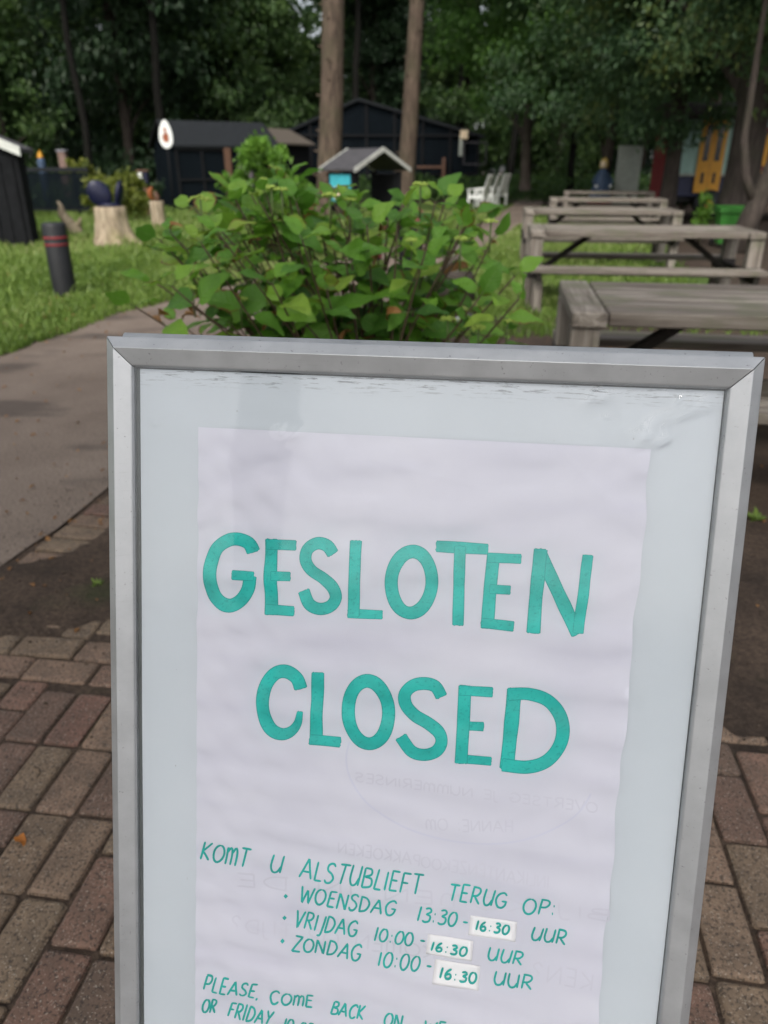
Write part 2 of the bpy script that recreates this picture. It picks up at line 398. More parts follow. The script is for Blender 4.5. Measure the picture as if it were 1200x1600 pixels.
path_left = [(-4.6, -6), (-4.2, 0), (-3.7, 3.5), (-2.98, 5.73), (-2.7, 7.4), (-2.05, 9.1), (-.8, 12), (1.0, 16), (2.75, 21.3), (4.6, 29), (6.2, 37), (6.0, 50)]
path_right = [(-3.1, -6), (-1.88, 0), (-1.415, 2.25), (-1.225, 3.2), (-.79, 5.2), (.2, 8.5), (1.25, 11.6), (1.97, 14.2), (3.13, 17.9), (4.3, 22.5), (5.9, 30), (7.6, 38), (7.6, 50)]
strip('path', path_left, path_right, -.010, M['path'], .025)
strip('lawn', [(-60, -6), (-60, 0), (-60, 5), (-60, 12), (-60, 20), (-60, 33), (-60, 36)], [(-4.5, -6), (-4.1, 0), (-3.6, 3.5), (-2.9, 5.73), (-2.6, 7.4), (-1.95, 9.1), (-.7, 12), (1.1, 16), (2.85, 21.3), (4.7, 29), (5.3, 32)], -.013, M['lawn'], .08)
strip('soil_edge', [(x - .13, y) for x, y in path_left[2:9]], [(x + .06, y) for x, y in path_left[2:9]], -.0045, M['soil'], .05)
strip('grass_verge', [(.35, 6.4), (.45, 8.5), (1.2, 11.6), (1.9, 14.2), (3.0, 17.9), (4.2, 22.5), (5.8, 30)], [(1.3, 6.2), (3.3, 7.4), (4.2, 9), (4.4, 12), (4.2, 15), (4.6, 19), (6.2, 30)], -.014, M['lawn'], .12)

# brick paving: every paver modelled, laid 7.6 degrees off the view axis
BA = R(7.6); bv = np.array([math.sin(BA), math.cos(BA)]); bw = np.array([math.cos(BA), -math.sin(BA)])
def paver_mb(): return MB()
rb = random.Random(11)
def add_paver(mb, cu, cv, lu, lv, ang=0):
    """cu,cv: centre in brick axes; lu across, lv along"""
    du, dv = lu / 2 - .0035, lv / 2 - .0035; ch = .007; n = 5
    z0 = rb.uniform(-.003, .002); tu, tv = rb.uniform(-.016, .016), rb.uniform(-.01, .01); jr = rb.uniform(-.018, .018); ju, jv = rb.uniform(-.002, .002), rb.uniform(-.002, .002)
    base = []
    def ring(ins, z, rnd):
        a, b_ = du - ins, dv - ins; r = min(rnd, a, b_); P = []
        for (sx, sy, st) in ((1, 1, 0), (-1, 1, 90), (-1, -1, 180), (1, -1, 270)):
            for k in range(3):
                q = R(st + 45 * k); P.append((sx * (a - r) + r * math.cos(q), sy * (b_ - r) + r * math.sin(q), z))
        return P
    P = ring(0, -.03, .008) + ring(0, -.008, .008) + ring(.0025, -.003, .009) + ring(.008, 0, .011)
    vs = []
    for k, (x, y, z) in enumerate(P):
        x += rb.gauss(0, .0008); y += rb.gauss(0, .0008)
        x, y = x * math.cos(jr) - y * math.sin(jr) + ju, x * math.sin(jr) + y * math.cos(jr) + jv
        p = bw * (cu + x) + bv * (cv + y); vs.append((p[0], p[1], z0 + z + (tu * x + tv * y if z > -.02 else 0)))
    fs = [(i * 12 + k, i * 12 + (k + 1) % 12, (i + 1) * 12 + (k + 1) % 12, (i + 1) * 12 + k) for i in range(3) for k in range(12)]
    fs.append(tuple(36 + k for k in range(12)))
    mb.add(vs, fs, rb.random())
mb = MB()
V_END = 1.86; U0, U1 = -2.6, 2.4
cu = U0; k = 0
while cu < U1:
    v0 = -.9 + (0.1 if k % 2 else 0) + rb.uniform(-.012, .012); v = v0
    while v < V_END - .05:
        if 1.525 < v + .1 < 1.74: v = 1.745 + (.1 if k % 2 else 0) * .3; continue
        L = .2
        if rb.random() < .12: L = .1
        if v < 1.525 and v + L > 1.54: L = max(.06, 1.535 - v)
        add_paver(mb, cu, v + L / 2, .1, L); v += L + .001
    cu += .1005; k += 1
for r_ in range(2):
    u = U0 - .05 + (.1 if r_ else 0)
    while u < U1:
        add_paver(mb, u + .1, 1.587 + r_ * .1005, .2, .1); u += .201
o = mb.build('brick_paving', M['brick']); tag(o, kind='structure')
js = MB(); q = [bw * U0 + bv * -.95, bw * U1 + bv * -.95, bw * U1 + bv * (V_END + .1), bw * U0 + bv * (V_END + .1)]
js.add([(p[0], p[1], -.010) for p in q], [(0, 1, 2, 3)])
o = js.build('joint_sand', M['soil']); tag(o, kind='structure')
# kerb: soldier course between path and bed
mb = MB(); ka = math.atan2(.19, .93); kd = np.array([math.sin(ka), math.cos(ka)]); kw = np.array([math.cos(ka), -math.sin(ka)])
sb, sw = bv, bw
bv, bw = kd, kw
kp = np.array([-1.355, 2.3]); ku, kv = kp @ kw, kp @ kd
for k in range(-14, 30): add_paver(mb, ku + .10, kv + k * .108, .2, .1)
bv, bw = sb, sw
o = mb.build('kerb_course', M['brick']); tag(o, kind='structure')

def soil_h(X, Y):
    v = X * bv[0] + Y * bv[1]; u = X * bw[0] + Y * bw[1]
    e = v - 1.83 + .12 * wav(X * 2.6, Y * 2.6) + .5 * np.clip(-(u + 1.05), 0, .4) + .42 * np.clip(u, 0, .75)
    kl = X - (-1.13 + (Y - 2.3) * .204)            # right of kerb
    kl = kl + .05 * wav(X * 5, Y * 4) + np.clip((2.85 - Y) / .6, 0, 1.2) * .30 - .03
    h = np.minimum(np.clip(e / .14, -1, 1), np.clip(kl / .06, -1, 1)) * .014 - .001
    return h + .004 * wav(X * 9, Y * 9) + .0025 * wav(X * 27, Y * 23) - .004
v, f = ngrid(-1.75, 6.5, 1.45, 7.2, 330, 230, soil_h)
# keep soil off the path
keep = []
for fc in f:
    c = v[fc].mean(0); lim = np.interp(c[1], [p[1] for p in path_right], [p[0] for p in path_right])
    keep.append(c[0] > lim - .02 + (.0 if c[1] > 2.2 else -.5))
f = f[np.array(keep)]
o = mesh_obj('soil', v, f, M['soil'], smooth=True); tag(o, kind='structure')

# ================================================================ leaves, trees
def leaf_faces(C, D, N, L, Wd, fold=.25):
    """two-triangle folded leaves; arrays of centre, direction, normal, length, width"""
    D = D / np.linalg.norm(D, axis=1, keepdims=True); S = np.cross(D, N); S /= np.maximum(1e-6, np.linalg.norm(S, axis=1, keepdims=True)); N = np.cross(S, D)
    L = L[:, None]; Wd = Wd[:, None]
    b = C - D * L * .5; t = C + D * L * .5 - N * L * .12; l = C - S * Wd * .5 + N * Wd * fold; r = C + S * Wd * .5 + N * Wd * fold
    v = np.stack([b, l, t, r], 1).reshape(-1, 3); n = len(C); i = np.arange(n)[:, None] * 4
    f = np.concatenate([i + np.array([[0, 3, 2]]), i + np.array([[0, 2, 1]])], 1).reshape(-1, 3); return v, f
def cloud(rs, n, centres, crad, leaf, flat=.6, droop=.5, cc=None):
    k = rs.randint(0, len(centres), n); P = centres[k] + rs.normal(0, 1, (n, 3)) * crad[k][:, None] * np.array([1, 1, flat]) * .55
    D = P - cc if cc is not None else rs.normal(0, 1, (n, 3)); D = D / np.maximum(.01, np.linalg.norm(D, axis=1, keepdims=True)) + rs.normal(0, .8, (n, 3)); D[:, 2] -= droop
    N = rs.normal(0, .6, (n, 3)) + np.array([0, 0, 1]); L = leaf * rs.uniform(.6, 1.3, n)
    v, f = leaf_faces(P, D, N, L, L * rs.uniform(.5, .75, n))
    base = rs.uniform(0, 1, len(centres))[k]; t = np.clip(base * .55 + rs.uniform(0, .5, n), 0, 1)
    return v, f, np.repeat(t, 2)
def ell(rs, n, c, r, shell=.45):
    d = rs.normal(0, 1, (n, 3)); d /= np.linalg.norm(d, axis=1, keepdims=True); q = rs.uniform(0, 1, n) ** shell
    return np.array(c) + d * q[:, None] * np.array(r)

def branched_trunk(pts, rad, ends, bm_, root, n=12):
    """one continuous surface: a tapered trunk whose limbs grow out of its own faces"""
    P = [np.array(p, float) for p in pts]; V, Fc = [], {}
    for i, p in enumerate(P):
        t = P[min(i + 1, len(P) - 1)] - P[max(i - 1, 0)]; t /= np.linalg.norm(t); a = np.cross(t, [.31, .95, .1]); a /= np.linalg.norm(a); b = np.cross(t, a)
        for k in range(n): q = 2 * math.pi * k / n; V.append(p + (a * math.cos(q) + b * math.sin(q)) * rad[i])
    for i in range(len(P) - 1):
        for k in range(n): Fc[(i, k)] = (i * n + k, i * n + (k + 1) % n, (i + 1) * n + (k + 1) % n, (i + 1) * n + k)
    extra = []
    for e in ends:
        h = P[-1][2]; z0 = min(max(e[2] * .62, h * .14), h * .85); i = int(np.argmin([abs(p[2] - z0) for p in P[:-2]])); best = None
        for k in range(n):
            if (i, k) not in Fc: continue
            c = np.mean([V[q] for q in Fc[(i, k)]], axis=0); d = (c - P[i])[:2] @ (e - c)[:2]
            if best is None or d > best[0]: best = (d, k, c)
        if best is None: continue
        k, c = best[1], best[2]; base = Fc.pop((i, k)); x = V[base[1]] - V[base[0]]; y = V[base[3]] - V[base[0]]; x /= np.linalg.norm(x); y /= np.linalg.norm(y)
        ax = e - c; L = np.linalg.norm(ax); ax /= L; x = x - ax * (x @ ax); x /= max(1e-6, np.linalg.norm(x)); y = y - ax * (y @ ax); y -= x * (x @ y); y /= max(1e-6, np.linalg.norm(y)); prev = base
        for (f, r) in ((.10, .36), (.4, .24), (.7, .15), (1, .05)):
            q = c + (e - c) * f + np.array([0, 0, .3 * math.sin(math.pi * f)]); r *= rad[i]; ring = []
            for (sx, sy) in ((-1, -1), (1, -1), (1, 1), (-1, 1)): ring.append(len(V)); V.append(q + x * sx * r * .75 + y * sy * r * .75)
            extra += [(prev[j], prev[(j + 1) % 4], ring[(j + 1) % 4], ring[j]) for j in range(4)]; prev = ring
        extra.append(tuple(prev))
    F_ = list(Fc.values()) + extra + [tuple(range(n - 1, -1, -1)), tuple((len(P) - 1) * n + k for k in range(n))]
    mesh_obj('trunk', [tuple(map(float, v)) for v in V], F_, bm_, root, [.5] * len(F_), True)

def make_tree(name, loc, label, cat, group, seed, h, rad, cz, rz, n, leaf, ncl, lm, bm_, trunk_r=.2, crad=(.5, 1.1), lean=(0, 0), limbs=9, flat=.6):
    rs = np.random.RandomState(seed); root = thing(name, loc, label, cat, group)
    c = np.array([lean[0] * .8, lean[1] * .8, cz]); cen = ell(rs, ncl, c, (rad, rad, rz)); cen = cen[cen[:, 2] > .5]
    cr = rs.uniform(crad[0], crad[1], len(cen)); v, f, t = cloud(rs, n, cen, cr, leaf, flat, cc=c)
    ok = (v.reshape(-1, 4, 3)[:, :, 2].min(1) > .05); fi = np.repeat(ok, 2)
    mesh_obj('crown', v, f[fi], lm, root, t[fi])
    zs = np.linspace(-.05, h, 25); pts = [(lean[0] * (z / h) + .06 * math.sin(z * 1.1 + seed), lean[1] * (z / h) + .06 * math.cos(z * .9 + seed), z) for z in zs]
    rad_ = [trunk_r * (1.5 if i == 0 else 1.18 if i == 1 else 1.05 if i == 2 else 1) * (1 - .8 * (z / h) ** 1.2) for i, z in enumerate(zs)]
    branched_trunk(pts, rad_, [cen[k] for k in rs.choice(len(cen), min(limbs, len(cen)), False)], bm_, root); return root


BGL = ['dark green broadleaf tree at the back of the woods', 'mid green bushy tree at the back of the woods', 'tall dense shadowy tree at the back of the woods']
protos = []
for k, (hh, rad, cz, rz, leaf, nn_) in enumerate([(15, 3.6, 7.6, 7.2, .26, 17000), (13, 3.9, 6.4, 6.2, .25, 17000), (17, 3.4, 9.2, 8.6, .28, 18000)]):
    protos.append(make_tree('broadleaf_tree', (0, 0, -.03), BGL[k], 'tree', 'trees at the back of the woods', 40 + k, hh, rad, cz, rz, nn_, leaf, 130, M['leaf_bg'] if k != 2 else M['leaf_dark'], M['bark_dark'], .2, (.55, 1.15)))
rt = random.Random(3)
spots = []
for Y, sp, off in ((46, 5.4, 0), (54, 5.6, 2.6), (63, 6.2, 1)):
    x = -Y * .62 + off
    while x < Y * .62:
        spots.append((x + rt.uniform(-1, 1), Y + rt.uniform(-2, 2))); x += sp
spots += [(-21, 33), (-16.5, 36), (-12, 38.5), (-25, 26), (-8, 43), (18, 40), (21.5, 34), (24, 28), (27, 22), (32, 31), (30, 14), (-27, 17), (-31, 27)]
used = [0, 0, 0]
for i, (x, y) in enumerate(spots):
    k = i % 3; o = protos[k] if not used[k] else copy_tree(protos[k]); used[k] = 1
    o.location = (x, y, -.03); o.rotation_euler = (0, 0, rt.uniform(0, 6.28)); s_ = rt.uniform(.85, 1.2); o.scale = (s_, s_, s_ * rt.uniform(.9, 1.1))

# far mass of wood closing the view
rs = np.random.RandomState(9); n = 26000; a = rs.uniform(-.75, .75, n); rr = rs.uniform(72, 80, n); zz = rs.uniform(0, 1, n) ** .8 * 24; kk = (zz < 8) | (rs.uniform(0, 1, n) < .35) | (a > .12); a, rr, zz = a[kk], rr[kk], zz[kk]; n = len(a)
P = np.stack([np.sin(a) * rr, np.cos(a) * rr, zz], -1) + rs.normal(0, .5, (n, 3)); L = rs.uniform(.7, 1.5, n)
v, f = leaf_faces(P, rs.normal(0, 1, (n, 3)), rs.normal(0, .7, (n, 3)) + np.array([0, -1, .3]), L, L * .7)
o = mesh_obj('far_woodland', v, f, M['leaf_dark'], None, np.repeat(rs.uniform(0, 1, n), 2)); tag(o, 'dark far-off woodland closing off the view behind the trees', 'woodland', kind='stuff')

# undergrowth at the foot of the woods
def undergrowth(name, rs, n, xf, hmax, leaf, label, m):
    P = xf(n); P[:, 2] = rs.uniform(0, 1, n) ** 1.3 * hmax * (.5 + .5 * (wav(P[:, 0] * 1.3, P[:, 1] * 1.3) * .5 + .5)) + .03
    L = leaf * rs.uniform(.6, 1.3, n); v, f = leaf_faces(P, rs.normal(0, 1, (n, 3)), rs.normal(0, .6, (n, 3)) + np.array([0, -.2, 1]), L, L * .6)
    o = mesh_obj(name, v, f, m, None, np.repeat(rs.uniform(0, 1, n), 2)); tag(o, label, 'undergrowth', kind='stuff')
rs = np.random.RandomState(21)
undergrowth('undergrowth', rs, 20000, lambda n: np.stack([rs.uniform(-2, 20, n), rs.uniform(33, 46, n), np.zeros(n)], -1), 1.1, .2, 'low green undergrowth at the foot of the woods behind the tables', M['under'])
undergrowth('undergrowth', rs, 12000, lambda n: np.stack([rs.uniform(-26, -9, n), rs.uniform(24, 36, n), np.zeros(n)], -1), .9, .17, 'leafy undergrowth along the dark rail fence at the left edge of the woods', M['under'])

# ---- tall bare trunks in the middle
def pine(loc, top, r0, label, seed):
    root = thing('pine_tree', loc, label, 'tree'); mb = MB(); rs = np.random.RandomState(seed); n = 60; H_ = 15.
    pts = [(top[0] * t + .05 * math.sin(5 * t + seed), top[1] * t, -.05 + H_ * t) for t in np.linspace(0, 1, n)]
    mb.tube(pts, [r0 * (1 + .35 * math.exp(-i / 2.)) * (1 - .55 * i / n) for i in range(n)], 28)
    pv = np.array(mb.v); k_ = np.arange(len(pv)) // 28; ctr = np.array(pts)[k_]; an = np.arctan2(pv[:, 1] - ctr[:, 1], pv[:, 0] - ctr[:, 0]); fz = 1 + .035 * wav(np.cos(an) * 2 + seed, pv[:, 2] * 1.6) + .02 * wav(an * 4, pv[:, 2] * 3) + rs.normal(0, .012, len(pv)); mb.v = [tuple(q) for q in (ctr + (pv - ctr) * fz[:, None])]
    for k in range(12):
        z = rs.uniform(1.0, 7); t = z / H_; a = rs.uniform(2.6, 5.6); rr = r0 * (1 - .5 * t)
        b = np.array([top[0] * t, top[1] * t, z]); d = np.array([math.cos(a), math.sin(a), .25]); mb.tube([b + d * rr * .8, b + d * (rr + .05)], [.035, .02], 6)
    mb.build('trunk', M['bark_pine'], root)
    c = np.array([top[0], top[1], 13.5]); cen = ell(rs, 40, c, (2.6, 2.6, 2.4)); v, f, t = cloud(rs, 7000, cen, rs.uniform(.5, .9, 40), .2, cc=c)
    mesh_obj('crown', v, f, M['leaf_dark'], root, t)
p0 = at(507, 262, 22); pine((p0[0], 22, 0), (.95, .5), .335, 'thick bare tree trunk rising behind the kiosk, left of two', 1)
p1 = at(629, 262, 25); pine((p1[0], 25, 0), (1.1, .5), .27, 'thinner pale tree trunk with knots rising behind the kiosk roof, right of two', 2)
# other slim dark trunks in the shade of the wood
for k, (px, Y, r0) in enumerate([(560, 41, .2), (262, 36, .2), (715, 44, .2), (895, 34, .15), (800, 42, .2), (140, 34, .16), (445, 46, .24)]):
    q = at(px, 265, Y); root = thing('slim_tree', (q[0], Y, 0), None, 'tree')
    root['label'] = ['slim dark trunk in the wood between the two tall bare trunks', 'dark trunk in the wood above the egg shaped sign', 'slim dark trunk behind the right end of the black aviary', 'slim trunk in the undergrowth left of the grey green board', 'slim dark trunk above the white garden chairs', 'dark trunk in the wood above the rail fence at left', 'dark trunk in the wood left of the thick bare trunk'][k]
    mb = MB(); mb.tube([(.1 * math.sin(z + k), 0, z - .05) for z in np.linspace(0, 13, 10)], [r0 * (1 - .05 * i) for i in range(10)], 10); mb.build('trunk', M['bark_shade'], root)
    rs = np.random.RandomState(70 + k); c = np.array([0, 0, 11.]); cen = ell(rs, 30, c, (2.6, 2.6, 3)); v, f, t = cloud(rs, 5000, cen, rs.uniform(.5, 1, 30), .24, cc=c)
    mesh_obj('crown', v, f, M['leaf_bg'], root, t)

# ---- leafy trees that overhang the tables at right
make_tree('maple_tree', (7.4, 27.5, 0), 'leafy maple tree over the path end, left of the painted wagon', 'tree', None, 81, 11, 4.6, 5.7, 4.2, 38000, .16, 150, M['leaf_maple'], M['bark_dark'], .18, (.4, .9), (.4, 0))
make_tree('maple_tree', (7.15, 20.3, 0), 'leaning tree with dark reddish trunk beside the red end of the wagon', 'tree', None, 82, 11, 3.4, 5.3, 3.5, 32000, .14, 130, M['leaf_maple'], M['bark_dark'], .2, (.4, .8), (-.5, -.6))
make_tree('maple_tree', (5.4, 31.0, 0), 'bright green broadleaf tree right of the black aviary', 'tree', None, 84, 13, 4.0, 7.4, 4.4, 26000, .18, 120, M['leaf_bright'], M['bark_dark'], .2, (.5, 1.0))
big = G(1117, 349); make_tree('maple_tree', (7.58, 17.4, 0), 'thick trunked spreading tree in front of the yellow wagon door', 'tree', None, 83, 12, 4.6, 6.2, 3.8, 44000, .13, 170, M['leaf_maple'], M['bark_dark'], .36, (.4, .85), (.3, -.3), 14)

make_tree('maple_tree', (-2.0, -3.2, 0), 'unseen leafy tree added behind the camera for shading the paving and the sign board', 'tree', None, 85, 10, 4.6, 6.6, 2.6, 12000, .16, 110, M['leaf_maple'], M['bark_dark'], .25, (.5, 1.0))  # out-of-view tree added to cut the light on sign and paving

# ================================================================ A-BOARD SIGN
SY, ST = -0.1461672, 0.29222639
dx = np.array([math.cos(SY), math.sin(SY), 0]); nh = np.array([-math.sin(SY), math.cos(SY), 0])
dn = -math.cos(ST) * np.array([0, 0, 1]) - math.sin(ST) * nh; TL = np.array([-0.28485838, 0.765489, 1.14255141]); nn = np.cross(dx, dn)
SW, SH = .64, .89
def S(x, y):
    d = ray(x, y); t = ((TL - CP) @ nn) / (d @ nn); q = CP + d * t - TL; return np.array([q @ dx, q @ dn])
def P3(s, t, n=0): return TL + dx * s + dn * t - nn * n
foot_mid = P3(SW / 2, 1.195); base = np.array([foot_mid[0] + nh[0] * .33, foot_mid[1] + nh[1] * .33, 0])
board = thing('sign_board', base, 'aluminium framed two sided pavement sign board standing on the brick paving', 'sign board')
def PB(s, t, n=0): return P3(s, t, n) - base
# mitred bars swept from the snap-frame profile (q inwards, n outwards)
prof = [(0, -.012), (0, .0005), (.0012, .002), (.0112, .0096), (.0118, .0098), (.0272, .0046), (.0284, .0040), (.0300, .0016), (.0302, -.006)]
prof2 = [(0, -.006), (.030, -.006)]
def frame_bars(PF, names):
    co = [(0, 0), (SW, 0), (SW, SH), (0, SH)]
    for k in range(4):
        a, b = co[k], co[(k + 1) % 4]; d = np.array([b[0] - a[0], b[1] - a[1]]); Ln = np.linalg.norm(d); d = d / Ln; inn = np.array([-d[1], d[0]])
        vs = []; g_ = .0006
        for (q, n_) in prof:
            e0 = np.array(a) + d * (q + g_) + inn * q; e1 = np.array(a) + d * (Ln - q - g_) + inn * q
            vs.append(PF(*e0, n_)); vs.append(PF(*e1, n_))
        m = len(prof); fs = [(2 * i, 2 * i + 1, 2 * i + 3, 2 * i + 2) for i in range(m - 1)] + [(2 * m - 2, 2 * m - 1, 1, 0)]
        fs += [tuple(range(0, 2 * m, 2)), tuple(range(2 * m - 1, 0, -2))]
        mb = MB(); mb.add(vs, fs); o = mb.build(names, M['alu'], board)
        bm = bmesh.new(); bm.from_mesh(o.data); bmesh.ops.recalc_face_normals(bm, faces=bm.faces[:]); bm.to_mesh(o.data); bm.free()
frame_bars(PB, 'frame_bar')
# corner backing so the mitre reads as a thin dark line
for (s0, t0) in ((.002, .002), (SW - .029, .002), (.002, SH - .029), (SW - .029, SH - .029)):
    mb = MB(); mb.slab([PB(s0, t0, -.011), PB(s0 + .027, t0, -.011), PB(s0 + .027, t0 + .027, -.011), PB(s0, t0 + .027, -.011)], -nn * .006); mb.build('corner_bracket', M['seam'], board)
def uv_grid(name, s0, s1, t0, t1, ns, ntt, nf, m, parent, PF, sf=None, origin=None):
    s = np.linspace(s0, s1, ns); t = np.linspace(t0, t1, ntt); vs = []; uv = []
    for b_ in t:
        for a in s:
            a2 = a + (sf(a, b_) if sf else 0); vs.append(tuple(PF(a2, b_, nf(a2, b_)))); uv.append((a - s0, b_ - t0))
    i = np.arange(ns * ntt).reshape(ntt, ns); f = np.stack([i[:-1, :-1], i[1:, :-1], i[1:, 1:], i[:-1, 1:]], -1).reshape(-1, 4)
    o = mesh_obj(name, vs, f.tolist(), m, parent, smooth=True); me = o.data; ul = me.uv_layers.new(name='UVMap')
    li = np.zeros(len(me.loops), np.int32); me.loops.foreach_get('vertex_index', li); ul.data.foreach_set('uv', np.array(uv, np.float32)[li].ravel()); return o
def panel_n(s, t): return -.0045 + .0004 * math.sin(9 * s + 3 * t) + .0003 * math.sin(17 * t - 5 * s + 1)
uv_grid('backing_sheet', .029, SW - .029, .029, SH - .029, 40, 50, panel_n, M['panel'], board, PB)
mb = MB(); mb.slab([PB(.004, .004, -.0155), PB(SW - .004, .004, -.0155), PB(SW - .004, SH - .004, -.0155), PB(.004, SH - .004, -.0155)], -nn * .003); mb.build('back_plate', M['seam'], board)
# thin seal inside the frame, widened at left to paint the bar's shade
mb = MB()
for (a, b_, c_, d_) in ((.030, .0338, .0302, SH - .03), (SW - .0308, SW - .0302, .0302, SH - .03)): mb.slab([PB(a, c_, -.0052), PB(b_, c_, -.0052), PB(b_, d_, -.0052), PB(a, d_, -.0052)], -nn * .002)
mb.slab([PB(.0302, .0302, -.0052), PB(SW - .0302, .0302, -.0052), PB(SW - .0302, .0316, -.0052), PB(.0302, .0316, -.0052)], -nn * .002)
mb.build('gasket_shade', plain('grey_gasket_shade', (.09, .10, .10), .7), board)
rs = np.random.RandomState(14)
wk = []
for (cs, ct, nn_, rad, amp) in ((.548, .074, 9, .015, .0019), (.575, .045, 8, .014, .0019), (.50, .055, 6, .03, .0014), (.20, .090, 2, .008, .002), (.058, .085, 7, .02, .0006)):
    for k in range(nn_): wk.append((cs + rs.normal(0, rad * .55), ct + rs.normal(0, rad * .4), rs.uniform(.002, .006), rs.uniform(.003, .014), rs.uniform(-.9, .1), amp * rs.uniform(.4, 1)))
wk_a = np.array(wk)
def cover_n(s, t):  # plastic sheet, crinkled near the top corners
    d0, d1 = s - wk_a[:, 0], t - wk_a[:, 1]; c, q = np.cos(wk_a[:, 4]), np.sin(wk_a[:, 4]); a, b = d0 * c + d1 * q, -d0 * q + d1 * c
    d = min(s - .0295, SW - .0295 - s, t - .0295, SH - .0295 - t); return .0008 + .0028 * (lambda q: q * q * (3 - 2 * q))(min(1., d / .13)) + float(np.sum(wk_a[:, 5] * np.exp(-(a / wk_a[:, 3]) ** 2 - (b / wk_a[:, 2]) ** 2))) + .0003 * math.sin(7 * s + 4 * t)
o = uv_grid('clear_cover', .0295, SW - .0295, .0295, SH - .0295, 460, 110, cover_n, M['cover'], board, PB)
# finer cover where the plastic is crinkled: rows are spaced denser near the top
me = o.data; n_s = 460
ts = np.r_[np.linspace(.0295, .13, 90), np.linspace(.135, SH - .0295, 20)]
for j, t in enumerate(ts):
    for i, s in enumerate(np.linspace(.0295, SW - .0295, n_s)): me.vertices[j * n_s + i].co = PB(s, t, cover_n(s, t))
# hinge extrusion along the top, legs, rear leaf
mb = MB(); arc = [(.0065 * math.cos(a), .0065 * math.sin(a)) for a in np.linspace(R(-50), R(235), 14)]
vs = []
for (r0, rr) in ((1, 0), (.66, 1)):
    for (a, b_) in arc:
        for s in (.0105, SW - .006): vs.append(PB(s, .0008 - b_ * r0, -.019 - .0 + a * r0))
m = len(arc); fs = [(2 * i, 2 * i + 2, 2 * i + 3, 2 * i + 1) for i in range(m - 1)] + [(2 * m + 2 * i, 2 * m + 2 * i + 1, 2 * m + 2 * i + 3, 2 * m + 2 * i + 2) for i in range(m - 1)]
for e in (0, 1): fs += [(2 * i + e, 2 * m + 2 * i + e, 2 * m + 2 * i + 2 + e, 2 * i + 2 + e) for i in range(m - 1)]
mb.add(vs, fs, .5, True)
hinge_n = -.019
mb.slab([PB(.011, .0035, -.0122), PB(SW - .008, .0035, -.0122), PB(SW - .008, .012, -.012), PB(.008, .012, -.012)], nn * .003)
mb.build('hinge', M['alu'], board)
# legs under the front leaf
for s in (.012, SW - .012):
    mb = MB(); a, b_ = P3(s, SH + .0005, -.004) - base, P3(s, 1.192, -.004) - base; mb.bar(a, b_, .024, .016, .002, nn); mb.build('leg', M['alu'], board)
# rear leaf mirrored about the vertical plane through the hinge
hp = P3(0, .004, -.026)
def PRr(s, t, n=0):
    d2 = -math.cos(ST) * np.array([0, 0, 1]) + math.sin(ST) * nh; no = np.cross(dx, d2); no = no if no @ nh > 0 else -no
    return hp + dx * s + d2 * t + no * n - base
frame_bars(lambda s, t, n: PRr(s, t, n + .012), 'frame_bar')
mb = MB(); mb.slab([PRr(.028, .028, .006), PRr(SW - .028, .028, .006), PRr(SW - .028, SH - .028, .006), PRr(.028, SH - .028, .006)], nh * .002); mb.build('back_plate', M['white'], board)
for s in (.012, SW - .012):
    mb = MB(); mb.bar(PRr(s, SH + .0005, .008), PRr(s, 1.185, .008), .024, .016, .002, nh); mb.build('leg', M['alu'], board)

# ---- the paper notice inside the frame
notice = thing('paper_notice', P3(.32, .3, -.004), 'white handwritten paper notice in teal marker behind the clear cover of the sign board', 'notice')
nb = np.array(notice.location)
def PN(s, t, n=0): return P3(s, t, n) - nb
rs = np.random.RandomState(33)
pw = []
for k in range(26):
    wl = rs.uniform(.02, .062); th = rs.normal(0, .38); a = .00012 * (wl / .03)
    pw.append((2 * math.pi / wl, th, rs.uniform(0, 6.28), a, rs.uniform(3, 9), rs.uniform(0, 6.28), rs.uniform(2, 8), rs.uniform(0, 6.28)))
pw = np.array(pw)
def paper_n(s, t):
    x = s * np.sin(pw[:, 1]) + t * np.cos(pw[:, 1])
    m = (.5 + .5 * np.sin(pw[:, 4] * s + pw[:, 5])) * (.5 + .5 * np.sin(pw[:, 6] * t + pw[:, 7]))
    h = float(np.sum(pw[:, 3] * np.sin(pw[:, 0] * x + pw[:, 2]) * m)) * 4.4
    k = max(0., min(1., (s - .0985) / .4495)); edge = .0016 * k ** 14 * (.5 + .5 * math.sin(23 * t)) + .0012 * (1 - k) ** 16 * (.5 + .5 * math.sin(17 * t + 2))
    return -.0012 + .0022 * math.tanh((h + crease(s, t)) / .0022) + edge
cr_ = [(rs.uniform(.1, .55), rs.uniform(.1, .8), rs.normal(0, .35) + (1.5 if k % 5 == 0 else 0), rs.uniform(.05, .16), rs.uniform(.0004, .0009) * rs.choice([-1, 1])) for k in range(22)]
def crease(s, t):
    h = 0.
    for (cs, ct, th, ln, a) in cr_:
        u = (s - cs) * math.cos(th) + (t - ct) * math.sin(th); v_ = -(s - cs) * math.sin(th) + (t - ct) * math.cos(th)
        if abs(u) < 2 * ln and abs(v_) < .05: h += a * math.exp(-abs(v_) / .009 - (u / ln) ** 2)
    return h
def edge_w(s, t):
    k = (s - .0985) / .4495
    return k ** 6 * (.0012 * math.sin(37 * t + 1) + .0008 * math.sin(91 * t)) + .0015 * (k - .5) * 0
uv_grid('sheet', .0985, .548, .0885, .845, 160, 420, paper_n, M['paper'], notice, PN, edge_w)

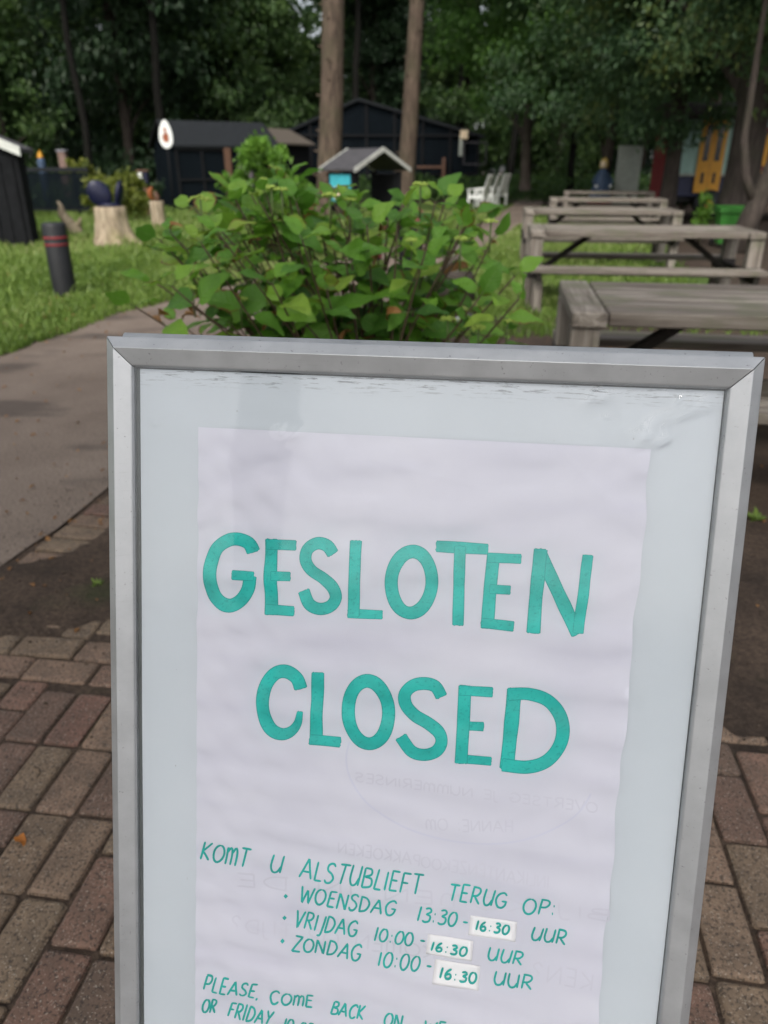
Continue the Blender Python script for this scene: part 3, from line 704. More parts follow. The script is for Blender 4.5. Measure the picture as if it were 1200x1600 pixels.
stroke_no = [0]
def ribbons(name, strokes, m, parent, PF, nf, lift=.00026, label=None):
    """strokes: list of (pixel polyline, width px, round?) -> one mesh of marker strokes lying on the paper"""
    vs, fs, ed = [], [], []
    for st in strokes:
        pl, wd = np.array(st[0], float), st[1]; cl = len(st) > 2 and st[2]
        d = np.r_[0, np.cumsum(np.linalg.norm(np.diff(pl, axis=0), axis=1))]
        n = max(2, int(d[-1] / max(2.2, wd * .18)) + 1); tt = np.linspace(0, d[-1], n)
        q = np.stack([np.interp(tt, d, pl[:, k]) for k in (0, 1)], -1)
        tg = np.gradient(q, axis=0)
        if cl: tg[0] = tg[-1] = q[1] - q[-2]
        tg /= np.maximum(1e-6, np.linalg.norm(tg, axis=1, keepdims=True)); nm = np.stack([-tg[:, 1], tg[:, 0]], -1)
        rr = np.random.RandomState(stroke_no[0] * 7 + 3); stroke_no[0] += 1
        jit = np.interp(np.arange(n), np.arange(0, n + 6, 6), rr.normal(0, .02, len(np.arange(0, n + 6, 6))))
        if wd >= 9 and not cl:      # blunt, slightly rounded marker ends
            q = np.vstack([q[0] - tg[0] * wd * .07, q, q[-1] + tg[-1] * wd * .07]); tg = np.vstack([tg[:1], tg, tg[-1:]]); nm = np.vstack([nm[:1], nm, nm[-1:]]); n += 2
            jit = np.r_[-.26, jit, -.26]
        off = lift + .00002 * (stroke_no[0] % 9); k0 = len(vs)
        small = wd < 9
        cols = (-1, 1) if small else (-1, -.80, -.4, 0, .4, .80, 1)
        for i in range(n):
            w_ = wd * .5 * (1 + jit[i]) * (1 if len(st) < 4 else 1 - (1 - st[3]) * max(0, (i / (n - 1) - .72) / .28)); end = (i == 0 or i == n - 1) and not cl
            if small and end: w_ *= .55
            for u in cols:
                p = q[i] + nm[i] * w_ * u + (tg[i] * (rr.normal(0, .02) * wd) if end and not small else 0)
                s, t = S(*p); vs.append(tuple(PF(s, t, nf(s, t) + off))); ed.append(.9 if (abs(u) == 1 and not small) or (end and not small) else (.25 if small else 0.))
        c = len(cols)
        for i in range(n - 1):
            for j in range(c - 1): fs.append((k0 + i * c + j, k0 + i * c + j + 1, k0 + (i + 1) * c + j + 1, k0 + (i + 1) * c + j))
    o = mesh_obj(name, vs, fs, m, parent, label=label); a = o.data.attributes.new('edge', 'FLOAT', 'POINT'); a.data.foreach_set('value', np.array(ed, np.float32)); return o
def smooth_pl(p, closed=False, n=10):
    p = np.array(p, float); N = len(p); out = []
    for i in range(N - 1 + (1 if closed else 0)):
        g_ = lambda k: p[k % N] if closed else p[min(max(k, 0), N - 1)]
        p0, p1, p2, p3 = g_(i - 1), g_(i), g_(i + 1), g_(i + 2)
        for t in np.linspace(0, 1, n, endpoint=False): out.append(.5 * (2 * p1 + (p2 - p0) * t + (2 * p0 - 5 * p1 + 4 * p2 - p3) * t * t + (3 * p1 - p0 - 3 * p2 + p3) * t ** 3))
    out.append(p[0] if closed else p[-1]); return np.array(out)
def elp(cx, cy, rx, ry, rot=0, a0=0, a1=360, n=40):
    a = np.radians(np.linspace(a0, a1, n)); x, y = rx * np.cos(a), ry * np.sin(a); c, s = math.cos(R(rot)), math.sin(R(rot)); return np.stack([cx + x * c - y * s, cy + x * s + y * c], -1)
SM = lambda *p: smooth_pl(p)
LN = lambda *p: np.array(p, float)
word1 = [  # traced on the photograph, 0.5583 px per unit from (290, 800)
    ('G', [(SM((188, 112), (176, 88), (148, 76), (118, 80), (88, 102), (71, 145), (69, 190), (78, 232), (100, 256), (128, 262), (155, 246), (174, 216), (181, 180)), 37), (LN((131, 176), (190, 180)), 27)]),
    ('E', [(LN((240, 78), (237, 182), (240, 286)), 36), (LN((226, 91), (307, 94)), 29), (LN((240, 179), (292, 181)), 27), (LN((224, 273), (302, 278)), 28)]),
    ('S', [(SM((412, 116), (396, 95), (368, 88), (342, 104), (336, 134), (352, 164), (385, 187), (412, 212), (420, 240), (405, 264), (375, 272), (346, 258), (330, 222)), 34)]),
    ('L', [(LN((476, 82), (472, 190), (469, 292)), 33), (LN((454, 285), (550, 288)), 25)]),
    ('O', [(elp(632, 197, 57, 86, 4, -90, 270), 36, True)]),
    ('T', [(LN((702, 97), (845, 105)), 31), (LN((768, 98), (765, 200), (762, 316)), 32)]),
    ('E', [(LN((862, 118), (852, 215), (844, 325)), 36), (LN((846, 128), (938, 132)), 27), (LN((852, 216), (908, 219)), 26), (LN((828, 310), (917, 320)), 28)]),
    ('N', [(LN((994, 106), (982, 220), (973, 337)), 38), (LN((990, 112), (1040, 220), (1096, 340)), 38), (LN((1126, 122), (1113, 230), (1098, 338)), 31)])]
word2 = [
    ('C', [(SM((199, 124), (186, 88), (150, 66), (112, 72), (80, 110), (67, 165), (74, 225), (96, 268), (132, 284), (166, 274), (188, 246), (197, 206)), 46, False, .42)]),
    ('L', [(LN((260, 70), (255, 190), (252, 312)), 44), (LN((231, 302), (336, 312)), 35)]),
    ('O', [(elp(434, 207, 70, 110, -3, -90, 270), 46, True)]),
    ('S', [(SM((688, 152), (668, 118), (632, 107), (590, 114), (562, 142), (564, 182), (594, 218), (642, 246), (680, 278), (688, 312), (668, 344), (626, 356), (582, 342), (548, 292)), 43)]),
    ('E', [(LN((770, 116), (764, 250), (756, 385)), 44), (LN((750, 131), (865, 138)), 34), (LN((764, 255), (834, 258)), 31), (LN((738, 368), (860, 378)), 32)]),
    ('D', [(LN((942, 128), (930, 260), (915, 402)), 50), (SM((922, 146), (990, 144), (1055, 165), (1098, 215), (1110, 270), (1095, 330), (1052, 378), (985, 398), (900, 390)), 46)])]
for word, sc_, ox, oy in ((word1, 670 / 1200, 290, 800), (word2, .45, 380, 1020)):
    for ch, st in word:
        ribbons('letter', [(np.array(q[0]) * sc_ + np.array([ox, oy]), q[1] * sc_ * 1.02) + tuple(q[2:4]) for q in st], M['ink'], notice, PN, paper_n)

# handwriting strokes (unit box, y up)
def _e(cx, cy, rx, ry, a0=90, a1=450, n=18): 
    a = np.radians(np.linspace(a0, a1, n)); return np.stack([cx + rx * np.cos(a), cy + ry * np.sin(a)], -1)
FONT = {
 'A': (.72, [[(0, 0), (.36, 1), (.70, 0)], [(.12, .36), (.6, .36)]]), 'B': (.58, [[(.06, 0), (.06, 1)], SM((.06, 1), (.42, .95), (.46, .68), (.1, .54)), SM((.1, .54), (.52, .46), (.54, .1), (.06, 0))]),
 'C': (.62, [SM((.6, .82), (.4, 1), (.1, .8), (.03, .45), (.2, .05), (.42, 0), (.62, .18))]), 'D': (.66, [[(.06, 0), (.06, 1)], SM((.0, 1), (.4, .92), (.62, .55), (.45, .12), (.02, 0))]),
 'E': (.5, [[(.48, 1), (.06, 1), (.06, 0), (.5, 0)], [(.06, .52), (.42, .52)]]), 'F': (.5, [[(.5, 1), (.06, 1), (.06, 0)], [(.06, .52), (.42, .52)]]),
 'G': (.68, [SM((.62, .82), (.42, 1), (.12, .82), (.03, .45), (.2, .06), (.45, .0), (.62, .16), (.66, .42)), [(.38, .42), (.72, .42)]]),
 'H': (.58, [[(.06, 0), (.06, 1)], [(.52, 0), (.52, 1)], [(.06, .5), (.52, .5)]]), 'X': (.5, [[(0, 0), (.5, 1)], [(.5, 0), (0, 1)]]),
 'I': (.16, [[(.08, 0), (.08, 1)]]), 'J': (.34, [SM((.3, 1), (.3, .3), (.24, -.18), (.02, -.2))]), 'K': (.58, [[(.06, 0), (.06, 1)], [(.54, 1), (.08, .46), (.56, 0)]]),
 'L': (.46, [[(.06, 1), (.06, 0), (.46, 0)]]), 'N': (.66, [[(.05, 0), (.05, 1), (.6, 0), (.6, 1)]]), 'O': (.70, [_e(.35, .48, .33, .48)]), 'P': (.54, [[(.06, 0), (.06, 1)], SM((.0, 1), (.4, .97), (.5, .74), (.36, .5), (.06, .46))]),
 'R': (.6, [[(.06, 0), (.06, 1)], SM((.0, 1), (.4, .96), (.5, .74), (.34, .5), (.06, .46)), [(.2, .46), (.58, 0)]]), 'S': (.54, [SM((.5, .85), (.34, 1), (.1, .9), (.1, .65), (.36, .48), (.5, .25), (.36, .02), (.14, .0), (.02, .16))]),
 'T': (.6, [[(0, 1), (.6, 1)], [(.3, 1), (.3, 0)]]), 'U': (.62, [SM((.06, 1), (.05, .35), (.2, .02), (.42, .06), (.56, .4)), [(.58, 1), (.57, 0)]]), 'V': (.6, [[(0, 1), (.28, 0), (.6, 1)]]),
 'W': (.84, [[(0, 1), (.22, 0), (.43, .8), (.62, 0), (.84, 1)]]), 'Y': (.56, [[(0, 1), (.28, .5)], [(.56, 1), (.28, .5), (.2, 0)]]), 'Z': (.6, [[(.04, 1), (.56, 1), (.02, 0), (.6, 0)]]),
 'M': (.72, [SM((.05, 0), (.05, .95), (.06, .7), (.22, .95), (.35, .7), (.36, 0)), SM((.36, .65), (.52, .95), (.66, .7), (.68, 0))]),
 '0': (.56, [_e(.28, .5, .26, .5)]), '1': (.2, [[(.1, 1), (.1, 0)]]), '3': (.5, [SM((.04, .92), (.3, 1), (.44, .78), (.16, .54)), SM((.16, .54), (.46, .44), (.46, .1), (.2, 0), (.02, .1))]),
 '6': (.5, [SM((.36, 1), (.12, .7), (.03, .3), (.14, .02), (.36, .02), (.46, .22), (.36, .46), (.14, .42), (.05, .25))]), ':': (.24, [[(.1, .20), (.12, .05)], [(.1, .70), (.12, .55)]]), '-': (.5, [[(.08, .45), (.45, .45)]]),
 ' ': (.45, []), ',': (.2, [[(.1, .06), (.04, -.16)]]), '.': (.4, [[(.2, .36), (.2, .30)]]), '?': (.5, [SM((.05, .8), (.25, 1), (.45, .75), (.22, .45), (.22, .3)), [(.22, .05), (.23, .02)]]),
}
def text_strokes(txt, A, B, h, wd, scale=1., gap=.14, shear=.10, mirror=False, seed=0):
    A, B = np.array(A, float), np.array(B, float); tot = sum(FONT[c][0] + gap for c in txt) - gap
    ax = (B - A) / tot; d = ax / np.linalg.norm(ax); upd = np.array([d[1], -d[0]]) * 1.0
    rr = np.random.RandomState(seed + len(txt) * 13); out = []; x = 0.
    seq = txt[::-1] if mirror else txt
    for c in seq:
        adv, sts = FONT[c]; hh = h * rr.uniform(.94, 1.06); dy = rr.normal(0, .02) * h; rot = rr.normal(0, .03)
        for s in sts:
            s = np.array(s, float)
            if mirror: s = np.stack([adv - s[:, 0], s[:, 1]], -1)
            q = A + np.outer(x + s[:, 0], ax) + np.outer(s[:, 1] * hh + dy, upd) + np.outer(s[:, 1] * hh * (shear + rot), d); out.append((q, wd))
        x += adv + gap
    return out
c4 = lambda p: (290 + p[0] * .58333, 1180 + p[1] * .58333)
lines = [[('KOMT', (36, 283), (164, 303), 50), ('U', (222, 312), (254, 317), 46), ('ALSTUBLIEFT', (303, 329), (628, 374), 50), ('TERUG', (700, 386), (855, 411), 42), ('OP:', (900, 424), (988, 434), 42)],
         [('.', (262, 390), (274, 391), 34), ('WOENSDAG', (302, 395), (556, 435), 44), ('13:30', (617, 446), (722, 461), 40), ('-', (735, 465), (753, 468), 40), ('UUR', (922, 493), (1016, 508), 38)],
         [('.', (258, 450), (270, 451), 34), ('VRIJDAG', (288, 461), (455, 488), 44), ('10:00', (502, 498), (606, 512), 38), ('-', (620, 513), (638, 516), 40), ('UUR', (806, 549), (900, 564), 38)],
         [('.', (253, 511), (265, 512), 34), ('ZONDAG', (284, 522), (464, 553), 42), ('10:00', (512, 566), (622, 582), 40), ('-', (638, 584), (656, 587), 40), ('UUR', (822, 617), (926, 630), 38)],
         [('PLEASE,', (46, 628), (194, 655), 38), ('COME', (222, 668), (338, 680), 36), ('BACK', (386, 696), (474, 711), 38), ('ON', (528, 728), (576, 734), 36), ('WE', (634, 745), (690, 753), 36)],
         [('OR', (42, 688), (78, 692), 34), ('FRIDAY', (110, 702), (226, 724), 38), ('10:00', (258, 738), (340, 750), 34)]]
for k, ln in enumerate(lines):
    for (tx, a, b_, h) in ln:
        if tx == '.': q = np.array(c4((a[0] + 6, a[1] - 12))); ribbons('bullet', [(elp(q[0], q[1], 1.5, 1.5, n=9), 4.2, True)], M['ink'], notice, PN, paper_n); continue
        ribbons('written_word', text_strokes(tx, c4(a), c4(b_), h * .58333, 3.3, seed=k * 31 + int(a[0])), M['ink'], notice, PN, paper_n)
# pasted-over closing times
for k, (cor, a, b_) in enumerate([([(763, 430), (888, 446), (883, 500), (757, 482)], (775, 467), (863, 480)), ([(649, 478), (771, 496), (766, 552), (643, 534)], (655, 520), (750, 537)), ([(668, 548), (789, 566), (784, 630), (660, 612)], (678, 594), (776, 611))]):
    Q = [S(*c4(p)) for p in cor]; vs = []; n = 9
    for j in range(n):
        for i in range(n):
            u, v_ = i / (n - 1), j / (n - 1); q = (Q[0] * (1 - u) + Q[1] * u) * (1 - v_) + (Q[3] * (1 - u) + Q[2] * u) * v_
            vs.append(tuple(PN(q[0], q[1], paper_n(*q) + .0006 + (.0012 * max(0, u - .75) * 2))))
    i = np.arange(n * n).reshape(n, n); f = np.stack([i[:-1, :-1], i[1:, :-1], i[1:, 1:], i[:-1, 1:]], -1).reshape(-1, 4)
    o = mesh_obj('time_patch', vs, f.tolist(), M['sticker'], notice, smooth=True)
    sm = o.modifiers.new('thick', 'SOLIDIFY'); sm.thickness = .0002; sm.offset = -1
    ribbons('patch_writing', text_strokes('16:30', c4(a), c4(b_), 26 * .58333, 3.5, gap=.2, seed=90 + k), M['ink'], o, PN, paper_n, .0016)
# faint writing that shows through from the back of the sheet
gh = lambda st: ribbons('bleed_through_writing', st, M['ghost'], notice, PN, paper_n, .0001)
gs = 460 / 1200.; gt = lambda x, y: (520 + x * gs, 1170 + y * gs)
for tx, a, b_, h in [('OVERTSEG JE NUMMERINSES', (90, 135), (1080, 262), 38), ('HANNE: OM', (380, 330), (735, 345), 46), ('INLIKANTENZEKOOPAKKOEKEN', (20, 425), (880, 570), 48)]:
    gh(text_strokes(tx, gt(*a), gt(*b_), h * gs, 2.6, mirror=True, gap=.1, shear=-.1))
for tx, a, b_, h in [('BIJ KOMEN IN DE', (370, 1385), (955, 1440), 20), ('KOMEN OP TIJD?', (360, 1455), (680, 1500), 22), ('KEN?', (830, 1530), (925, 1548), 26)]:
    gh(text_strokes(tx, a, b_, h, 3, mirror=True, gap=.14, shear=-.1))
ribbons('bleed_through_line', [(elp(735, 1200, 195, 118, 6, 10, 190), 3.0)], M['ghost_blue'], notice, PN, paper_n, .00005)
for (x, y, r_) in ((336, 1421, 1.), (506, 1592, .7), (476, 1557, .5)): ribbons('ink_speck', [(elp(x, y, r_, r_, n=9), r_ * 2.2, True)], M['speck'], notice, PN, paper_n, .0002)

# ================================================================ HYDRANGEA
hc = np.array([-.13, 2.72, 0]); hyd = thing('hydrangea_bush', hc, 'large leafy hydrangea bush with lime flower buds behind the sign board', 'bush')
rs = np.random.RandomState(17)
def hyd_leaf(p, d, up, L, W, curl, fold):
    d = d / np.linalg.norm(d); s = np.cross(d, up); s /= max(1e-6, np.linalg.norm(s)); n = np.cross(s, d); vs, uv = [], []
    nl, nw = 9, 5; pos = np.array(p, float); ang = 0
    for i in range(nl):
        t = i / (nl - 1); w_ = W * .5 * (math.sin(math.pi * min(1, t * 1.0) ** .78) ** .8) * (1 - .25 * t) if 0 < t < 1 else .001
        for j in range(nw):
            u = j / (nw - 1) * 2 - 1; ser = 1 + (.05 if (i % 2) else -.03) * abs(u)
            vs.append(pos + s * w_ * u * ser + n * (fold * w_ * abs(u) - .10 * w_ * u * u) + n * .004 * math.sin(t * 9 + u * 2)); uv.append((j / (nw - 1), t))
        dd = d * math.cos(ang) - n * math.sin(ang); pos = pos + dd * L / (nl - 1); ang += curl / (nl - 1)
    fs = [(i * nw + j, i * nw + j + 1, (i + 1) * nw + j + 1, (i + 1) * nw + j) for i in range(nl - 1) for j in range(nw - 1)]
    return vs, fs, uv
def top_z(x):     # silhouette of the bush, world x -> height
    return np.interp(x, [-.90, -.80, -.66, -.5, -.35, -.2, 0, .2, .33, .46, .56], [.98, 1.08, 1.17, 1.23, 1.26, 1.21, 1.17, 1.21, 1.14, 1.0, .88])
LV, LF, LU, LT = [], [], [], []; DV, DF, DT = [], [], []; sm_ = MB(); tips = []
def put(p, d, up, L, dead=False, tint=None):
    W = L * rs.uniform(.58, .74); v, f, u = hyd_leaf(p, d, up, L, W * (.45 if dead else 1), rs.uniform(.3, 1.0) if not dead else rs.uniform(1.5, 2.5), rs.uniform(.15, .45) if not dead else 1.3)
    if dead: k = len(DV); DV.extend(v); DF.extend([tuple(a + k for a in q) for q in f]); DT.extend([rs.uniform()] * len(f))
    else: k = len(LV); LV.extend(v); LF.extend([tuple(a + k for a in q) for q in f]); LU.extend(u); LT.extend([rs.uniform() if tint is None else tint] * len(f))
nst = 108
for k in range(nst):
    x = -.78 + 1.24 * ((k + rs.uniform()) / nst); yy = rs.normal(0, .26); yy = max(-.42, min(.5, yy)); zt = top_z(x) - (abs(yy) * .28) - (0 if k % 2 else abs(rs.normal(0, .22)) + .06); zt = max(.55, zt)
    tip = np.array([x, hc[1] + yy, zt]) - hc; b = np.array([rs.normal(.1, .10), rs.normal(0, .10), 0.]); mid = b * .35 + tip * .65 * np.array([.72, .72, 1]) + np.array([rs.normal(0, .03), rs.normal(0, .03), -.05])
    cv = smooth_pl([b, b * .7 + mid * .3 + np.array([0, 0, .1]), mid, tip], n=5); nS = len(cv)
    sm_.tube(cv, np.linspace(.0065, .0028, nS), 6); tips.append(tip); ang = rs.uniform(0, 6.28); tg = cv[-1] - cv[-4]; tg /= np.linalg.norm(tg)
    for j, fr in enumerate((1.0, .92, .82, .71, .58)):
        if fr < .7 and rs.uniform() < .3: continue
        i = fr * (nS - 1); p = np.array([np.interp(i, np.arange(nS), cv[:, q]) for q in range(3)]); ang += math.pi / 2 + rs.normal(0, .2)
        for sgn in (0, math.pi):
            a = ang + sgn; out = np.array([math.cos(a), math.sin(a), 0]); rise = (.85 if j == 0 else .3 if j == 1 else -.15) + rs.normal(0, .28); d = out + np.array([0, 0, rise]); L = rs.uniform(.085, .165) * (.68 if j == 0 else 1.)
            dead = rs.uniform() < .035; pet = p + d / np.linalg.norm(d) * .022
            sm_.tube([p, pet], [.0022, .0016], 5, mi=1); put(pet, d, np.array([0, 0, .8]) + .7 * (tip * np.array([1, 1, 0]) + np.array([0, -.25, 0])) + rs.normal(0, .25, 3), L * (.8 if dead else 1), dead, tint=min(1, max(0, rs.uniform() * .75 + (.25 if j < 2 else 0))))
lo = mesh_obj('foliage', [tuple(map(float, q)) for q in LV], LF, M['hyd'], hyd, LT, True); ul = lo.data.uv_layers.new(name='UVMap')
li = np.zeros(len(lo.data.loops), np.int32); lo.data.loops.foreach_get('vertex_index', li); ul.data.foreach_set('uv', np.array(LU, np.float32)[li].ravel())
mesh_obj('dry_leaves', [tuple(map(float, q)) for q in DV], DF, M['dead_leaf'], hyd, DT, True, label='curled dry brown leaves')
sm_.build('stems', [M['stem'], M['green_stem']], hyd)
ico = bmesh.new(); bmesh.ops.create_icosphere(ico, subdivisions=1, radius=1); iv = [tuple(q.co) for q in ico.verts]; ifc = [tuple(q.index for q in fc.verts) for fc in ico.faces]; ico.free()
bud_px = [(313, 312, 1.4), (440, 300, .9), (515, 308, 1.), (548, 315, .8), (657, 291, .9), (767, 349, .9), (720, 376, .9), (643, 379, .7), (626, 493, .9), (700, 500, 1.1), (748, 514, 1.1), (793, 503, 1.), (301, 453, .9), (375, 470, 1.), (424, 297, .6), (412, 285, .6)]
for (px, py, s_) in bud_px:
    Y = hc[1] + rs.uniform(-.38, -.1); q = at(px, py, Y) - hc; mb = MB()
    for k in range(34):
        a = rs.uniform(0, 6.28); r_ = math.sqrt(rs.uniform()) * .025 * s_; rr = rs.uniform(.0028, .005); c = q + np.array([r_ * math.cos(a), r_ * math.sin(a), .010 * (1 - (r_ / .03) ** 2) + rs.normal(0, .0015)])
        mb.add([tuple(np.array(v_) * rr + c) for v_ in iv], ifc, None, True)
    mb.tube([q + np.array([0, 0, -.09]), q + np.array([0, 0, .004])], [.003, .0035], 6, mi=1); mb.build('flower_bud', [M['bud'], M['green_stem']], hyd)
    for sgn in (0, math.pi):
        a = rs.uniform(-.6, .6) + sgn; d = np.array([math.cos(a), math.sin(a), .15]); put(q + np.array([0, 0, -.05]), d, np.array([0, 0, 1.]), .1)

# ================================================================ PICNIC TABLES
def make_table(loc, rz, label, L=2.16, D=.95, first=True):
    root = thing('picnic_table', loc, label, 'picnic table', 'weathered wooden picnic tables at the right', rz); Ht = .75; X, Yv, Z = M['wood_x'], M['wood_y'], M['wood_z']
    mb = MB(); ec = .15; n = 5; pw_ = D / n
    for k in range(n): mb.box((0, -D / 2 + pw_ * (k + .5), Ht - .03), (L - 2 * ec - .01, pw_ - .012, .06), .007)
    mb.build('table_top', X, root)
    for s in (-1, 1):
        mb = MB(); mb.box((s * (L / 2 - ec / 2), 0, Ht - .032), (ec - .004, D + .03, .066), .008); mb.build('end_board', Yv, root)
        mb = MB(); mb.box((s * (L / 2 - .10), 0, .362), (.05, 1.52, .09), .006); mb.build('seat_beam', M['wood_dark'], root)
        for t in (-1, 1):
            mb = MB(); mb.box((s * (L / 2 - .065), t * (D / 2 - .07), (Ht - .066) / 2 + .0), (.125, .13, Ht - .068), .008); mb.build('leg', Z, root)
            mb = MB(); mb.box((s * (L / 2 - .062), t * (D / 2 - .07), .37), (.132, .137, .13), .004); mb.build('bracket', M['steel_dark'], root)
            mb = MB(); mb.box((s * (L / 2 - .10), t * .63, .16), (.09, .09, .31), .006); mb.build('seat_leg', Z, root)
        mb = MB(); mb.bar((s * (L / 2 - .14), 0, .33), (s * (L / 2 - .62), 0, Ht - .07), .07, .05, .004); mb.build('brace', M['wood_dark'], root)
    for t in (-1, 1):
        mb = MB()
        for k in (0, 1): mb.box((0, t * (.60 + .125 * k), 0.435 - .022), (L - .02, .12, .045), .006)
        mb.build('seat', X, root)
    mb = MB(); mb.box((0, 0, .33), (L - .2, .045, .09), .006); mb.build('stretcher', X, root)
    return root
def tbl_copy(src, loc, rz, label):
    o = copy_tree(src); o.location = loc; o.rotation_euler = (0, 0, rz); o['label'] = label; return o
t1 = make_table((1.93, 3.47, 0), R(-9), 'nearest weathered picnic table, just behind the top right corner of the sign board')
tbl_copy(t1, (2.55, 7.92, 0), R(-8), 'second weathered picnic table, its whole top seen just past the nearest one')
tbl_copy(t1, (3.13, 11.6, 0), R(-8), 'third weathered picnic table from the sign, green bin to its right')
tbl_copy(t1, (4.35, 15.7, 0), R(-10), 'fourth weathered picnic table from the sign, in front of the farthest one')
tbl_copy(t1, (5.62, 20.2, 0), R(-12), 'farthest weathered picnic table, in front of the grey green board')

# ================================================================ bollards, stumps, garden things
def bollard(loc, label, r=.125, h=.76):
    root = thing('bollard', loc, label, 'bollard', 'black bollards with red bands along the path'); mb = MB()
    mb.lathe((0, 0, 0), [(r * 1.02, -.03), (r, .02), (r, h - .025), (r * .95, h - .008), (r * .8, h)], 24); mb.build('post', M['black'], root)
    for z in (.53, .60): mb = MB(); mb.lathe((0, 0, 0), [(r + .001, z), (r + .003, z + .003), (r + .003, z + .022), (r + .001, z + .025)], 24); mb.build('red_band', M['red_band'], root)
    return root
q = G(103, 462); bollard((q[0], q[1], 0), 'black bollard with two red bands standing alone on the lawn')
q = G(583, 492); bollard((q[0], q[1], 0), 'black bollard with red bands half hidden behind the hydrangea bush', .085, .62)

def stump(name, c, rb_, rt_, h, label, seed, flare=.35):
    root = thing('tree_stump', (c[0], c[1], 0), label, 'tree stump'); mb = MB(); rr = random.Random(seed); ph = [rr.uniform(0, 6.28) for _ in range(4)]
    fn = lambda a, z: 1 + flare * max(0, 1 - z / (h * .45)) * max(0, math.sin(3 * a + ph[0]) * .7 + math.sin(5 * a + ph[1]) * .5) + .05 * math.sin(7 * a + ph[2])
    mb.lathe((0, 0, 0), [(rb_ * 1.12, -.05), (rb_, .06), (rb_ * .86, h * .25), ((rb_ + rt_) / 2 * .93, h * .5), (rt_, h * .8), (rt_ * 1.0, h - .02), (rt_ * .94, h)], 40, fn=fn); mb.build('trunk_base', M['stump'], root); return root
q = G(181, 384); S1 = q; stump('s', q, .37, .27, .66, 'broad pale tree stump with flared roots on the lawn', 3, .55)
q = G(250, 361); S2 = q; stump('s', q, .17, .15, .62, 'narrow pale tree stump with an orange figure on top', 5, .15)
# navy tub halves on the stump
root = thing('planter', (S1[0], S1[1], .66), 'navy blue split tub sitting on the broad pale stump', 'planter')
uvs = bmesh.new(); bmesh.ops.create_uvsphere(uvs, u_segments=20, v_segments=12, radius=1); sv_ = [q.co.copy() for q in uvs.verts]; uvs.verts.index_update(); sf_ = [tuple(q.index for q in fc.verts) for fc in uvs.faces]; uvs.free()
for (cx, cy, rx, ry, rz_, tl, yw) in ((-.15, -.05, .20, .05, .235, -32, 12), (.17, .04, .075, .12, .22, 14, 0)):
    rm = Matrix.Rotation(R(yw), 3, 'Z') @ Matrix.Rotation(R(tl), 3, 'Y'); mb = MB()
    mb.add([tuple(rm @ Vector((q.x * rx, q.y * ry + .05 * q.x * q.x, q.z * rz_)) + Vector((cx, cy, .21))) for q in sv_], sf_, .5, True); mb.build('tub_half', M['navy'], root)
mb = MB(); mb.lathe((0, 0, 0), [(.2, .002), (.22, .03), (.12, .06)], 18); mb.build('tub_base', M['navy'], root)
# orange figure
root = thing('carved_figure', (S2[0], S2[1], .62), 'small orange and brown carved squirrel figure on the narrow stump', 'figurine')
mb = MB(); mb.tube([(.02, 0, 0), (.03, 0, .08), (0, 0, .15), (-.03, 0, .19)], [.045, .06, .045, .03], 10); mb.build('body', M['brown'], root)
mb = MB(); mb.tube([(-.05, 0, .02), (-.13, 0, .10), (-.12, 0, .22), (-.06, 0, .28)], [.02, .05, .055, .02], 10); mb.build('tail', M['orange'], root)
# driftwood root
q = G(108, 374); root = thing('driftwood', (q[0], q[1], 0), 'pale twisted driftwood root standing behind the bollard', 'driftwood'); mb = MB()
mb.tube([(.22, 0, -.03), (.17, .02, .15), (.05, 0, .32), (-.06, 0, .48), (-.05, 0, .62), (-.10, 0, .70)], [.10, .13, .10, .08, .04, .015], 10)
mb.tube([(.10, 0, .22), (.24, .03, .28), (.30, 0, .40)], [.08, .06, .02], 8); mb.tube([(-.04, 0, .45), (-.14, .02, .52)], [.06, .015], 8); mb.build('root_wood', M['stump'], root)
# shrubs
def shrub(loc, label, seed, r, h, n, leaf, lm, name='shrub', flat=.8):
    rs = np.random.RandomState(seed); root = thing(name, loc, label, 'shrub'); c = np.array([0, 0, h * .55]); cen = ell(rs, 40, c, (r, r, h * .45), .5); v, f, t = cloud(rs, n, cen, rs.uniform(.12, .26, 40) * max(r, .5), leaf, flat, .1, c)
    mesh_obj('foliage', v, f, lm, root, t); mb = MB()
    for k in range(9): e = cen[k]; mb.tube([(0, 0, -.03), e * .5 + np.array([0, 0, .05]), e], [.014, .009, .004], 5)
    mb.build('stems', M['stem'], root); return root
shrub((-1.72, 12.0, 0), 'fresh green round shrub behind the hydrangea, left of the kiosk', 51, .60, 1.84, 6500, .095, M['leaf_fresh'])
shrub((-1.3, 11.6, 0), 'smaller fresh green shrub beside the kiosk, behind the hydrangea', 55, .28, 1.25, 1700, .08, M['leaf_fresh'])
shrub((-6.45, 19.4, 0), 'yellowish green airy shrub behind the broad stump', 52, .78, 1.25, 3600, .11, M['leaf_yellow'])
q = at(1101, 322, 15.2); shrub((q[0], 15.2, 0), 'small lime coloured plant left of the green bin', 53, .14, .88, 500, .08, M['leaf_fresh'], 'leafy_plant')
shrub((-9.6, 20.5, 0), 'dark round shrub growing in front of the rail fence', 57, .55, 1.0, 2200, .12, M['leaf_dark'])
shrub((-9.6, 25.6, 0), 'tall thin shrub with drooping leaves at the left corner of the dark hut', 58, .5, 1.9, 2400, .13, M['leaf_yellow'])
shrub((-7.9, 26.3, 0), 'dark low shrub in front of the dark hut below the egg shaped sign', 59, .7, 1.1, 2600, .13, M['leaf_dark'])
q = G(1035, 312); shrub((9.0, 24, 0), 'small leafy bush at the foot of the red end of the wagon', 54, .5, 1.1, 2000, .12, M['leaf_maple'])
